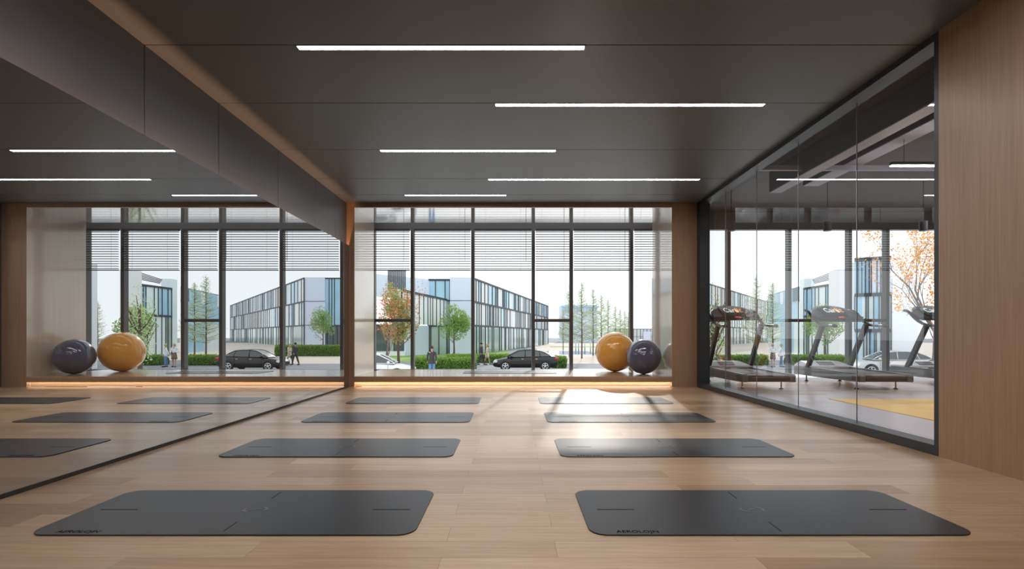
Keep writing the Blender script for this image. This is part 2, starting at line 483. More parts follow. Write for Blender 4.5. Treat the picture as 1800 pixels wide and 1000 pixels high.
# oak surround of the alcove
AL, AR, AT, AB = -2.885, 2.875, 3.262, 0.19
mb = MB()
mb.box(XL, AL, YF, YF + 0.06, 0.0, CEIL + 0.03)
mb.box(AR, XR, YF, YF + 0.06, 0.0, CEIL + 0.03)
mb.box(AL, AR, YF, YF + 0.06, AT, CEIL + 0.03)
struct(mb.build('wall_back', M['frame_wood']))
mb = MB(); mb.box(AR + 0.07, XR + 0.12, YF + 0.06, YA, 0.0, CEIL + 0.3)
struct(mb.build('wall_pier', M['frame_wood']))
# glossy lining
mb = MB()
mb.box(AL - 0.03, AL, YF + 0.06, YA, 0.0, AT + 0.03)
mb.box(AR, AR + 0.03, YF + 0.06, YA, 0.0, AT + 0.03)
mb.m = 1; mb.box(AL, AR, YF + 0.061, YA, AT, AT + 0.03); mb.m = 0
mb.box(AL, AL + 0.0005, YF, YF + 0.06, AB, AT)
mb.box(AR - 0.0005, AR, YF, YF + 0.06, AB, AT)
struct(mb.build('wall_alcove', [M['alcove_wood'], M['alcove_top']]))

e = empty('window_seat', (0, YF, 0), 'low oak platform in the window alcove with a warm glowing strip along its foot', 'window seat')
mb = MB(); mb.box(AL, AR, 0.0, YW - 0.13 - YF, AB - 0.03, AB)
mb.build('seat_top', M['seat_wood'], e)
mb = MB(); mb.box(AL, AR, 0.0, 0.02, 0.085, AB - 0.03)
mb.build('front_board', M['frame_wood'], e)
mb = MB(); mb.box(AL, AR, 0.075, 0.10, 0.0, AB - 0.03)
mb.build('toe_kick', M['seat_wood'], e)
mb = MB(); mb.box(AL + 0.01, AR - 0.01, 0.028, 0.040, 0.088, 0.094)
o = mb.build('led_strip', M['toe'], e); tag(o, 'warm light strip tucked behind the front board')

# ------------------------------------------------------------------ curtain wall
def curtain(name, xs, xl, xr, zb, transoms, lab):
    e = bpy.data.objects.new(name, None); e.location = (0, YW, 0); link(e); e['kind'] = 'structure'
    mb = MB(); mb.box(xl, xr, 0.0, 0.14, 3.245, 3.75); mb.build('header', M['mullion'], e)
    mb = MB(); mb.box(xl, xr, 0.0, 0.14, zb - 0.25, zb - 0.005); mb.build('sill', M['mullion'], e)
    for x in xs:
        mb = MB(); mb.box(x - 0.036, x + 0.036, 0.0, 0.14, zb - 0.005, 3.245)
        mb.build('mullion', M['mullion'], e, bevel=0.003)
    for a, b_ in transoms:
        mb = MB(); mb.box(a + 0.036, b_ - 0.036, 0.02, 0.12, 1.225, 1.29)
        mb.build('transom', M['mullion'], e, bevel=0.003)
    for a, b_ in zip(xs[:-1], xs[1:]):
        mb = MB(); mb.box(a + 0.037, b_ - 0.037, 0.066, 0.07, zb, 3.244)
        mb.build('pane', M['window_glass'], e)
    return e
YX = [-3.065, -2.21, -0.888, 0.435, 1.267, 2.583, 3.40]
curtain('window_1', YX, XL - 0.1, 3.46, AB, [(YX[0], YX[1]), (YX[3], YX[4])], '')
GX = [3.54, 4.71, 6.04, 7.36, 8.18, 9.50, 10.82, 12.1]
curtain('window_2', GX, 3.46, 12.2, 0.0, [(GX[0], GX[1]), (GX[2], GX[3]), (GX[3], GX[4])], '')

# ------------------------------------------------------------------ venetian blinds
blinds = ['at the left edge of the alcove window', 'in the second bay, above the person in the dark jacket',
          'in the third bay, over the long glass building', 'in the narrow bay over the black car',
          'in the fifth bay, above the orange ball', 'at the right end beside the oak lining']
for i, (a, b_) in enumerate(zip(YX[:-1], YX[1:])):
    w = b_ - a; h = w/2 - 0.045
    e = empty('venetian_blind', ((a+b_)/2, YW - 0.045, 3.245), 'half-raised dark venetian blind ' + blinds[i], 'blind', 'venetian blinds across the alcove window')
    mb = MB(); mb.box(-h, h, -0.03, 0.03, -0.045, -0.004); mb.build('headrail', M['slat'], e)
    mb = MB(); z = -0.070; tl = 0.0035
    while z > -0.87:
        mb.add([(-h,-0.025,z+tl),(h,-0.025,z+tl),(h,0.0,z+0.002),(-h,0.0,z+0.002),(h,0.025,z-tl),(-h,0.025,z-tl),
                (-h,-0.025,z+tl+.003),(h,-0.025,z+tl+.003),(h,0.0,z+0.005),(-h,0.0,z+0.005),(h,0.025,z-tl+.003),(-h,0.025,z-tl+.003)],
               [(0,1,2,3),(3,2,4,5),(6,9,8,7),(9,11,10,8),(0,6,7,1),(5,4,10,11),(0,3,9,6),(3,5,11,9),(1,7,8,2),(2,8,10,4)])
        z -= 0.053
    mb.build('slats', M['slat'], e)
    mb = MB(); mb.box(-h, h, -0.026, 0.026, -0.905, -0.888); mb.build('bottom_rail', M['slat'], e)
    for sx in (-0.62, 0.62):
        mb = MB(); mb.tube([(sx*h, -0.027, -0.04), (sx*h, -0.027, -0.89)], 0.0016, 4); mb.build('ladder_cord', M['cord'], e)
    if i < 5:
        mb = MB(); mb.tube([(h-0.12, -0.034, -0.04), (h-0.12, -0.034, -0.70)], 0.0045, 6); mb.build('wand', M['wand'], e)

# ------------------------------------------------------------------ glass partition to the gym
GXP = 3.45
JO = [3.965, 5.03, 6.06, 7.10, 8.14, 8.92]
e = empty('glass_partition', (XR, 6.5, 0), 'full-height frameless glass partition with slate grey frame between the studio and the gym', 'partition')
mb = MB(); mb.box(0.0, 0.17, 3.92-6.5, YF-6.5, 0.0, 0.08); mb.build('bottom_rail', M['frame_grey'], e, bevel=0.004)
mb = MB(); mb.box(0.0, 0.17, 3.92-6.5, YF-6.5, 3.277, 3.60); mb.build('top_rail', M['frame_grey'], e)
mb = MB(); mb.box(0.0, 0.17, 3.92-6.5, 3.963-6.5, 0.08, 3.277); mb.build('jamb', M['frame_grey'], e)
mb = MB(); mb.box(0.0, 0.17, 8.92-6.5, YF-6.5, 0.08, 3.277); mb.build('jamb', M['frame_grey'], e)
for a, b_ in zip(JO[:-1], JO[1:]):
    mb = MB(); x = GXP - XR
    mb.add([(x, a+0.004-6.5, 0.081), (x, b_-0.004-6.5, 0.081), (x, b_-0.004-6.5, 3.276), (x, a+0.004-6.5, 3.276)], [(0,1,2,3)])
    o = mb.build('glass_panel', M['partition_glass'], e)
    if b_ < 8.9:
        mb = MB(); mb.box(x-0.004, x+0.004, b_-0.0035-6.5, b_+0.0035-6.5, 0.081, 3.276)
        mb.build('glass_joint', M['aluminium'], e)

# ================================================================== YOGA MATS
def round_rect(w, d_, r, n=7):
    pts = []
    for cx, cy, a0 in ((w/2-r, d_/2-r, 0), (-w/2+r, d_/2-r, PI/2), (-w/2+r, -d_/2+r, PI), (w/2-r, -d_/2+r, 1.5*PI)):
        for k in range(n+1):
            a = a0 + PI/2*k/n; pts.append((cx + r*math.cos(a), cy + r*math.sin(a)))
    return pts

def strip_path(mb, pts, w, z0, z1):
    """flat ribbon following pts"""
    pts = [Vector(p) for p in pts]; L_, R_ = [], []
    for i, p in enumerate(pts):
        t = (pts[min(i+1, len(pts)-1)] - pts[max(i-1, 0)]).normalized(); n = Vector((-t.y, t.x))
        ww = w * (0.35 + 0.65*math.sin(PI*(i+0.5)/len(pts)))
        L_.append(p + n*ww/2); R_.append(p - n*ww/2)
    for i in range(len(pts)-1):
        q = [L_[i], L_[i+1], R_[i+1], R_[i]]
        mb.add([(a.x, a.y, z0) for a in q] + [(a.x, a.y, z1) for a in q],
               [(0,1,2,3),(7,6,5,4),(0,4,5,1),(1,5,6,2),(2,6,7,3),(3,7,4,0)])

def make_mat(loc, label):
    e = empty('yoga_mat', loc, label, 'yoga mat', 'charcoal yoga mats laid out in rows')
    mb = MB(); mb.prism(round_rect(1.853, 0.68, 0.085), 'Z', 0.0, 0.0065)
    mb.build('mat_sheet', M['mat'], e, bevel=0.0015)
    z0, z1 = 0.0064, 0.0070
    for x0, x1, y0, y1 in ((-0.84, -0.64, -0.0035, 0.0035), (0.64, 0.84, -0.0035, 0.0035),
                           (-0.002, 0.002, -0.30, -0.18), (-0.002, 0.002, 0.18, 0.30)):
        mb = MB(); mb.box(x0, x1, y0, y1, z0, z1); mb.build('alignment_line', M['mat_line'], e)
    mb = MB()
    def arc(cx, cy, r, a0, a1, n=12): return [(cx + r*math.cos(a0+(a1-a0)*k/n), cy + r*0.9*math.sin(a0+(a1-a0)*k/n)) for k in range(n+1)]
    strip_path(mb, arc(-0.018, 0.0, 0.042, 0.5*PI+0.9, 0.5*PI-2.6+PI*2-PI*0.2), 0.016, z0, z1+0.0004)
    strip_path(mb, arc(0.018, 0.0, 0.042, -0.5*PI+0.9, -0.5*PI-2.6+PI*2-PI*0.2), 0.016, z0, z1+0.0004)
    strip_path(mb, [(-0.028, -0.012), (0.0, 0.004), (0.03, 0.012)], 0.012, z0, z1+0.0004)
    mb.build('logo', M['mat_logo'], e)
    text_mesh('AEROLOJN', 0.042, M['mat_line'], e, (-0.80, -0.318, z1), (0, 0, 0), 'lettering', 0.0003)
    return e
m0 = make_mat((-1.402, 2.72, 0), 'charcoal yoga mat nearest the camera on the left')
ROWS = [2.72, 4.235, 5.765, 7.21]
labs = {(0, 1): 'charcoal yoga mat nearest the camera on the right',
        (1, 0): 'charcoal yoga mat on the left, second row from the camera', (1, 1): 'charcoal yoga mat on the right, second row from the camera',
        (2, 0): 'charcoal yoga mat on the left, third row from the camera', (2, 1): 'charcoal yoga mat on the right, third row, its far edge catching light',
        (3, 0): 'blue-sheened yoga mat on the left of the far row by the window seat', (3, 1): 'sunlit yoga mat on the right of the far row by the window seat'}
for (r, s), lab in labs.items():
    c = copy_tree(m0); c.location = ((-1.402, 1.295)[s], ROWS[r], 0); c['label'] = lab
c = copy_tree(m0); c.location = (-0.07, 10.09, AB); c['label'] = 'yoga mat lying on the raised window seat in the alcove'

# ================================================================== EXERCISE BALLS
def ball(name_lab, x, y, R, mname, rz):
    e = empty('exercise_ball', (x, y, AB), name_lab, 'exercise ball')
    mb = MB(); prof = []
    n = 64
    for i in range(1, n):
        a = -PI/2 + PI*i/n
        rr = R * (1 + (0.0016*math.cos(44*a) if abs(a) > 0.55 else 0))
        prof.append((rr*math.cos(a), R + R*math.sin(a)))
    mb.lathe(prof, 72)
    mb.build('ball_shell', M[mname], e, smooth=True)
    mb = MB(); mb.lathe([(0.012, 0), (0.012, 0.004), (0.006, 0.006)], 16, (0, 0, 2*R - 0.003))
    mb.build('valve_plug', M['mat_line'], e)
    return e
ball('large glossy orange exercise ball on the window seat', 2.09, 10.30, 0.405, 'ball_orange', 0.3)
ball('smaller glossy dark slate exercise ball in front of the orange one', 2.51, 9.657, 0.335, 'ball_grey', 0)

# ================================================================== THE GYM NEXT DOOR
mb = MB(); mb.box(XR + 0.13, 12.3, 2.0, YW + 0.14, -0.1, -0.002)
struct(mb.build('floor_right', M['gym_floor']))
mb = MB(); mb.box(4.665, 12.2, 2.0, 7.41, -0.002, 0.003)
tag(mb.build('rubber_flooring', M['gym_yellow']), 'large yellow rubber floor area in the gym behind the glass', 'floor mat')
def line(x0, x1, y0, y1, lab):
    mb = MB(); mb.box(x0, x1, y0, y1, -0.002, 0.001); tag(mb.build('floor_line', M['gym_line']), lab, 'floor marking', 'yellow lines on the gym floor')
line(3.7, 12.0, 8.42, 8.47, 'continuous yellow line on the grey gym floor behind the treadmills')
for k in range(6):
    x = 4.05 + k*1.35
    line(x, x + 0.95, 7.98, 8.03, ['short yellow dash on the gym floor nearest the glass joint, first from the left', 'second yellow dash from the left on the gym floor',
        'third yellow dash from the left on the gym floor', 'fourth yellow dash from the left on the gym floor', 'fifth yellow dash on the gym floor, by the near jamb', 'sixth yellow dash on the gym floor, out to the right'][k])
mb = MB(); mb.box(XR + 0.17, 12.3, 2.0, YW + 0.14, 3.62, 3.75)
struct(mb.build('ceiling_right', M['gym_ceiling']))
mb = MB(); mb.box(12.2, 12.3, 2.0, YW + 0.14, 0.0, 3.62); struct(mb.build('wall_far_right', M['gym_dark']))
mb = MB(); mb.box(XR + 0.13, 12.3, 1.9, 2.0, 0.0, 3.62); struct(mb.build('wall_gym_back', M['gym_dark']))
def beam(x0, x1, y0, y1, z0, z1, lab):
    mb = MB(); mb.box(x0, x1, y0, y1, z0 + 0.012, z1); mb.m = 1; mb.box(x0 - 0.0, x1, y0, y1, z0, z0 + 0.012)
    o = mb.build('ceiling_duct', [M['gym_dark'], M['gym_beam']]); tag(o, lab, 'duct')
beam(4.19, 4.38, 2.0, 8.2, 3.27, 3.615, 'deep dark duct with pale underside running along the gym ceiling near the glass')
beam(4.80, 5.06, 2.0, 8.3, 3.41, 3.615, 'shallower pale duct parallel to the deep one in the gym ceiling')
mb = MB(); mb.box(3.52, 12.1, 7.25, 7.30, 3.335, 3.405)
tag(mb.build('ceiling_pipe', M['gym_beam']), 'pale rail crossing the gym ceiling from side to side', 'rail')
# pendants
def pendant(x0, x1, y, z, lab, wires):
    e = empty('pendant_light', ((x0+x1)/2, y, z), lab, 'pendant light', 'linear pendants in the gym')
    h = (x1-x0)/2
    mb = MB(); mb.box(-h, h, -0.025, 0.025, 0.012, 0.05); mb.build('housing', M['frame_grey'], e)
    mb = MB(); mb.box(-h+0.004, h-0.004, -0.022, 0.022, 0.0, 0.012); mb.build('diffuser', M['strip'], e)
    for w in wires:
        mb = MB(); mb.tube([(w, 0, 0.05), (w, 0, 3.62 - z)], 0.003, 5); mb.build('suspension_wire', M['rubber'], e)
pendant(4.75, 7.0, 6.30, 3.07, 'bright linear pendant light hanging high in the gym near the jamb', (-0.96, 0.9))
pendant(7.6, 11.0, 6.30, 3.07, 'linear pendant light added out of view farther right to brighten the gym', (-1.4, 1.4))  # from here on: unseen pendants added for more light in the gym
pendant(6.0, 9.5, 4.3, 3.07, 'linear pendant light added out of view to brighten the near part of the gym', (-1.4, 1.4))
pendant(7.05, 10.4, 8.1, 3.10, 'linear pendant light added out of view to brighten the treadmill row', (-1.4, 1.4))
for x, lab in ((3.70, 'black cylinder downlight in the gym, leftmost beside the window mullion'), (5.33, 'black cylinder downlight in the middle of the gym window'),
               (6.96, 'black cylinder downlight in the gym, rightmost near the autumn tree')):
    e = empty('downlight', (x, 8.5, 2.71), lab, 'downlight', 'black cylinder downlights in the gym')
    mb = MB(); mb.lathe([(0.058, 0.0), (0.060, 0.004), (0.060, 0.16), (0.05, 0.165)], 24); mb.build('can', M['frame_grey'], e, bevel=0)
    mb = MB(); mb.tube([(0, 0, 0.165), (0, 0, 0.91)], 0.004, 6); mb.build('stem', M['rubber'], e)

# ------------------------------------------------------------------ treadmills
def make_treadmill(loc, label):
    e = empty('treadmill', loc, label, 'treadmill', 'row of treadmills facing the gym window')
    W = 0.92
    for sx in (0, 1):
        x0 = 0.0 if sx == 0 else W - 0.11
        mb = MB(); mb.prism([(0.0, 0.14), (0.0, 0.262), (1.45, 0.29), (1.95, 0.30), (2.0, 0.27), (2.0, 0.13), (1.2, 0.125)], 'X', x0, x0 + 0.11)
        mb.build('side_rail', M['tread_side'], e, bevel=0.012)
        mb = MB(); mb.box(x0 + 0.008, x0 + 0.102, 0.02, 1.5, 0.2645, 0.272)
        o = mb.build('foot_rail', M['tread_body'], e)
        o.rotation_euler = (0.0192, 0, 0)
    mb = MB(); mb.prism([(0.05, 0.20), (0.03, 0.235), (0.05, 0.255), (1.5, 0.277), (1.5, 0.19)], 'X', 0.112, W - 0.112)
    mb.build('running_belt', M['tread_belt'], e, bevel=0.005)
    mb = MB(); mb.box(0.112, W-0.112, 0.0, 0.05, 0.145, 0.225); mb.build('rear_cover', M['tread_body'], e, bevel=0.012)
    mb = MB(); mb.box(-0.004, 0.0, 0.03, 0.20, 0.165, 0.24); mb.build('end_cap', M['tread_body'], e, bevel=0.0015)
    # motor hood
    mb = MB()
    b0 = [(0.03, 1.47), (W-0.03, 1.47), (W-0.03, 2.05), (0.03, 2.05)]
    t0 = [(0.12, 1.66), (W-0.20, 1.66), (W-0.20, 1.98), (0.12, 1.98)]
    mb.add([(x, y, 0.285) for x, y in b0] + [(x, y, 0.32) for x, y in b0] + [(x, y, 0.405) for x, y in t0],
           [(0,3,2,1),(0,1,5,4),(1,2,6,5),(2,3,7,6),(3,0,4,7),(4,5,9,8),(5,6,10,9),(6,7,11,10),(7,4,8,11),(8,9,10,11)])
    hood = mb.build('motor_hood', M['tread_hood'], e, bevel=0.02, bseg=3)
    sl = math.atan2(0.085, 0.19)
    mb = MB(); mb.box(-0.15, 0.15, -0.07, 0.07, -0.004, 0.004)
    v = mb.build('vent', M['tread_side'], hood); v.location = (0.40, 1.575, 0.372); v.rotation_euler = (sl, 0, 0)
    for x in (0.045, W - 0.045):
        mb = MB(); mb.prism([(1.55, 0.22), (1.67, 0.22), (1.135, 1.16), (1.035, 1.14)], 'X', x - 0.032, x + 0.032)
        mb.build('upright', M['tread_body'], e, bevel=0.012)
    for s, x in ((-1, 0.0), (1, W)):
        pts = [(x - s*0.02, 1.62, 1.44), (x, 1.50, 1.41), (x + s*0.01, 1.42, 1.36), (x + s*0.01, 1.33, 1.28), (x, 1.22, 1.20), (x, 1.08, 1.14), (x, 0.86, 1.115), (x, 0.62, 1.105)]
        pp = []
        for i in range(len(pts)-1):
            for k in range(4):
                t = k/4; P0, P1, P2, P3 = [Vector(pts[max(0, min(len(pts)-1, j))]) for j in (i-1, i, i+1, i+2)]
                pp.append(0.5*((2*P1) + (P2-P0)*t + (2*P0-5*P1+4*P2-P3)*t*t + (3*P1-P0-3*P2+P3)*t**3))
        pp.append(Vector(pts[-1]))
        mb = MB(); mb.tube(pp, 0.027, 10); hr = mb.build('handrail', M['tread_body'], e, smooth=True)
        mb = MB(); mb.tube([(x, 0.80, 1.113), (x, 0.625, 1.106)], 0.030, 12); mb.build('grip', M['tread_side'], hr, smooth=True)
    # console: swept-back visor
    mb = MB(); N = 24; R_ = 6; vs = []
    for i in range(N+1):
        u = -1 + 2*i/N; f = math.sqrt(max(0.0, 1 - abs(u)**2.3))
        for j in range(R_+1):
            t = j/R_
            x = W/2 + u*(W/2 - 0.005)
            y0 = 1.22; z0 = 1.262
            y1 = 1.26 + 0.42*f; z1 = 1.30 + 0.235*f
            vs.append((x, y0 + (y1-y0)*t, z0 + (z1-z0)*t))
    fs = [(i*(R_+1)+j, (i+1)*(R_+1)+j, (i+1)*(R_+1)+j+1, i*(R_+1)+j+1) for i in range(N) for j in range(R_)]
    mb.add(vs, fs)
    con = mb.build('console', M['tread_body'], e, smooth=True)
    sd = con.modifiers.new('solid', 'SOLIDIFY'); sd.thickness = 0.03; sd.offset = -1
    # screen on the slope
    n_t = Vector((0, 0.46, 0.273)).normalized()
    ang = math.atan2(0.273, 0.46)
    mb = MB(); mb.box(-0.22, 0.22, -0.02, 0.40, 0.0, 0.012)
    sc_ = mb.build('screen', M['tread_black'], con, bevel=0.006)
    sc_.location = (W/2, 1.27, 1.302); sc_.rotation_euler = (ang, 0, 0)
    mb = MB(); mb.box(-0.17, 0.17, 0.12, 0.345, 0.012, 0.014); dsp = mb.build('display', M['screen'], con)
    dsp.location = sc_.location; dsp.rotation_euler = sc_.rotation_euler
    up = Vector((0, math.cos(ang), math.sin(ang))); nn = Vector((0, -math.sin(ang), math.cos(ang)))
    base = Vector(sc_.location) + nn*0.0155
    text_mesh('Care', 0.145, M['txt_white'], con, base + up*0.15 + Vector((-0.165, 0, 0)), (ang, 0, 0)).scale = (1, 1.7, 1)
    text_mesh('fit', 0.145, M['txt_orange'], con, base + up*0.15 + Vector((0.055, 0, 0)), (ang, 0, 0)).scale = (1.2, 1.7, 1)
    mb = MB(); mb.tube([(0.03, 1.19, 1.285), (W-0.03, 1.19, 1.285)], 0.013, 8); mb.build('crossbar', M['tread_body'], e, smooth=True)
    mb = MB(); mb.tube([(0.0, 1.16, 1.24), (W, 1.16, 1.24)], 0.018, 8); mb.build('crossbar', M['tread_body'], e, smooth=True)
    mb = MB(); mb.box(W/2-0.05, W/2+0.05, 1.165, 1.18, 1.275, 1.30); mb.build('stop_button', M['red'], e, bevel=0.004)
    for x, y in ((0.12, 0.25), (W-0.12, 0.25), (0.12, 1.75), (W-0.12, 1.75)):
        mb = MB(); mb.lathe([(0.035, 0.0), (0.035, 0.012), (0.012, 0.02), (0.012, 0.15)], 14, (x, y, 0.0)); mb.build('foot', M['rubber'], e)
    return e
t0 = make_treadmill((3.88, 8.5, 0), 'dark grey treadmill nearest the far jamb of the glass, leftmost of the row')
for k, lab in ((1, 'dark grey treadmill in the middle of the row, before the second mullion pair'),
               (2, 'dark grey treadmill at the right, partly cut off by the near glass jamb')):
    c = copy_tree(t0); c.location = (3.88 + 2.0*k, 8.5, 0); c['label'] = lab

# ================================================================== OUTSIDE: GROUND
mb = MB(); mb.box(-140, 220, 11.6, 300, GZ - 0.3, GZ - 0.012)
struct(mb.build('ground', M['asphalt']))
def slab(name, boxes, m, lab=None, cat=None):
    mb = MB()
    for x0, x1, y0, y1 in boxes: mb.box(x0, x1, y0, y1, GZ - 0.011, GZ)
    o = mb.build(name, m)
    return tag(o, lab, cat) if lab else struct(o)
PX0 = px(985, 41)
slab('floor_plaza', [(PX0, 21.0, 41.5, 60), (PX0, 4.59, 60, 72), (10.61, 21.0, 60, 72), (PX0, 21.0, 72, 93), (PX0, 7.0, 93, 99), (PX0, 21.0, 99, 140),
                     (21.01, 120, 47, 140)], M['paving'])
slab('floor_bounce', [(-60, 90, 11.7, 30.5)], M['bounce_ground'])  # added white ground below the sill, whitens the alcove ceiling and bounces light indoors
slab('lawn', [(-30, px(890, 48), 44.7, 100)], M['lawn'], 'flat green lawn in front of the long glass building', 'lawn')
slab('lawn', [(7, 21, 93.01, 98.99)], M['lawn'], 'narrow green lawn strip behind the pond', 'lawn')
slab('pond', [(4.6, 10.6, 60.01, 71.99)], M['water'], 'shallow dark pond between the conical trees', 'pond')
mb = MB(); mb.box(-14, px(862, 36), 31.2, 31.5, GZ - 0.012, GZ + 0.1)
tag(mb.build('kerb', M['kerb']), 'pale kerb along the road in front of the hedge', 'kerb')
for x, y in ((1012, 66), (1017, 66.5), (1028, 67), (1038, 68)):
    mb = MB(); X = px(x, y)
    mb.tube([(X, y, GZ), (X, y, GZ+1.6), (X+0.05, y, GZ+2.3)], [0.10, 0.05, 0.02], 6)
    tag(mb.build('fountain_jet', M['spray'], smooth=True), {1012: 'white water jet of the pond fountain, leftmost', 1017: 'white water jet close beside the leftmost one',
        1028: 'white water jet behind the tallest conical tree', 1038: 'white water jet at the right, near the orange ball'}[x], 'water jet', 'fountain jets in the pond')

# ------------------------------------------------------------------ foliage tools
def leaf_cloud(mb, pts, size, rnd, nrm_up=0.0):
    for p in pts:
        s = size * rnd.uniform(0.6, 1.3)
        a = Vector((rnd.gauss(0,1), rnd.gauss(0,1), rnd.gauss(0,1))).normalized()
        b_ = a.cross(Vector((rnd.gauss(0,1), rnd.gauss(0,1), rnd.gauss(0,1)))).normalized()
        q = Vector(p)
        mb.add([q - a*s, q + b_*s*0.45, q + a*s, q - b_*s*0.45], [(0,1,2,3)])

def limb(mb, p, d_, L_, r, depth, rnd, tips, spread=0.55, up=0.15, n=5, kids=3):
    pts = [Vector(p)]; rs = [r]; dd = Vector(d_).normalized()
    for i in range(3):
        dd = (dd + Vector((rnd.gauss(0,.09), rnd.gauss(0,.09), rnd.gauss(0,.06) + up*0.12))).normalized()
        pts.append(pts[-1] + dd*L_/3); rs.append(r*(1 - 0.22*(i+1)))
    mb.tube(pts, rs, n if depth > 1 else 3, caps=False)
    if depth <= 0:
        tips += pts[1:]; return
    if depth <= 2: tips += pts[2:]
    for k in range(kids):
        ax = Vector((rnd.gauss(0,1), rnd.gauss(0,1), rnd.gauss(0,1))).normalized()
        nd = (dd + ax*spread + Vector((0,0,up))).normalized()
        at = pts[rnd.choice((1,2,3))] if k else pts[3]
        limb(mb, at, nd, L_*rnd.uniform(0.6,0.82), r*0.42, depth-1, rnd, tips, spread, up, n, kids)

def round_tree(loc, H, crown_r, crown_h, leafm, lab, seed, trunk_h=None, nleaf=2600, size=0.13, mix=None):
    rnd = random.Random(seed)
    e = empty('round_tree', loc, lab, 'tree')
    th = trunk_h or (H - crown_h)
    mb = MB(); tips = []
    mb.tube([(0,0,0), (0.02,0,th*0.5), (0,0.02,th), (0,0,H-0.3*crown_h)], [0.13, 0.10, 0.08, 0.03], 8)
    for k in range(16):
        z = th + rnd.uniform(0, crown_h*0.6); a = rnd.uniform(0, 2*PI)
        q = Vector((math.cos(a)*crown_r*0.75, math.sin(a)*crown_r*0.75, z + crown_h*0.25))
        mb.tube([(0,0,z), ((q.x)*0.5, q.y*0.5, z+0.1*crown_h), q], [0.035, 0.025, 0.01], 4, caps=False)
    mb.build('trunk', M['bark'], e, smooth=True)
    cs = []
    for k in range(26):
        while True:
            q = Vector((rnd.uniform(-1,1), rnd.uniform(-1,1), rnd.uniform(-1,1)))
            if q.length < 1: break
        q *= 0.72
        cs.append((Vector((q.x*crown_r, q.y*crown_r, th + crown_h*(0.5 + q.z*0.5))), crown_r*rnd.uniform(0.28, 0.45)))
    def clouds(n):
        out = []
        for k in range(n):
            c, r = rnd.choice(cs)
            v = Vector((rnd.gauss(0,1), rnd.gauss(0,1), rnd.gauss(0,1))).normalized() * r * rnd.uniform(0.55, 1.0)**0.5
            v.z *= crown_h/(2*crown_r)
            out.append(c + v)
        return out
    mb = MB(); leaf_cloud(mb, clouds(nleaf), size, rnd)
    mb.build('foliage', M[leafm], e, fix=False)
    if mix:
        mb = MB(); leaf_cloud(mb, clouds(int(nleaf*mix[1])), size, rnd)
        tag(mb.build('coloured_foliage', M[mix[0]], e, fix=False), 'rust red leaves among the green')
    return e

def conical_proto(loc, lab, seed, H=8.0):
    rnd = random.Random(seed)
    e = empty('conical_tree', loc, lab, 'tree', 'conical trees along the plaza')
    mb = MB()
    mb.tube([(0,0,0), (0.02,0,H*0.3), (0,0.02,H*0.65), (0,0,H)], [0.085, 0.07, 0.04, 0.010], 7)
    pts = []
    nb = 150
    for k in range(nb):
        t = (k + rnd.random())/nb
        z = H*(0.20 + 0.78*t)
        L_ = 1.7*(1 - t)**0.85*rnd.uniform(0.65, 1.1) + 0.12
        if t < 0.08: L_ *= 0.7
        a = rnd.uniform(0, 2*PI); rise = rnd.uniform(0.15, 0.55)
        p0 = Vector((0,0,z)); p1 = p0 + Vector((math.cos(a)*L_*0.55, math.sin(a)*L_*0.55, L_*rise*0.35)); p2 = p0 + Vector((math.cos(a)*L_, math.sin(a)*L_, L_*rise))
        mb.tube([p0, p1, p2], [0.018, 0.011, 0.004], 3, caps=False)
        for q in range(int(5 + 16*L_)):
            s = rnd.uniform(0.2, 1.05); base = p0.lerp(p2, s)
            pts.append(base + Vector((rnd.gauss(0,.09), rnd.gauss(0,.09), rnd.gauss(0,.10))))
    mb.build('trunk', M['bark'], e, fix=False)
    mb = MB(); leaf_cloud(mb, pts, 0.055, rnd); mb.build('foliage', M['leaf_pale'], e, fix=False)
    return e

def branchy_tree(loc, lab, seed, L0, r0, depth, leafm, size, nleaf, tilt=(0,0,1), mix=None, kids=3, spread=0.55):
    rnd = random.Random(seed)
    e = empty('autumn_tree', loc, lab, 'tree')
    mb = MB(); tips = []
    limb(mb, (0,0,0), tilt, L0, r0, depth, rnd, tips, spread=spread, up=0.22, n=7, kids=kids)
    mb.build('trunk', M['bark_grey'], e, fix=False)
    pts = [rnd.choice(tips) + Vector((rnd.gauss(0,.10), rnd.gauss(0,.10), rnd.gauss(0,.10))) for _ in range(nleaf)]
    mb = MB(); leaf_cloud(mb, pts, size, rnd); mb.build('foliage', M[leafm], e, fix=False)
    if mix:
        pts = [rnd.choice(tips) + Vector((rnd.gauss(0,.1), rnd.gauss(0,.1), rnd.gauss(0,.1))) for _ in range(int(nleaf*mix[1]))]
        mb = MB(); leaf_cloud(mb, pts, size, rnd)
        tag(mb.build('coloured_foliage', M[mix[0]], e, fix=False), 'leaves of a second autumn colour')
    return e

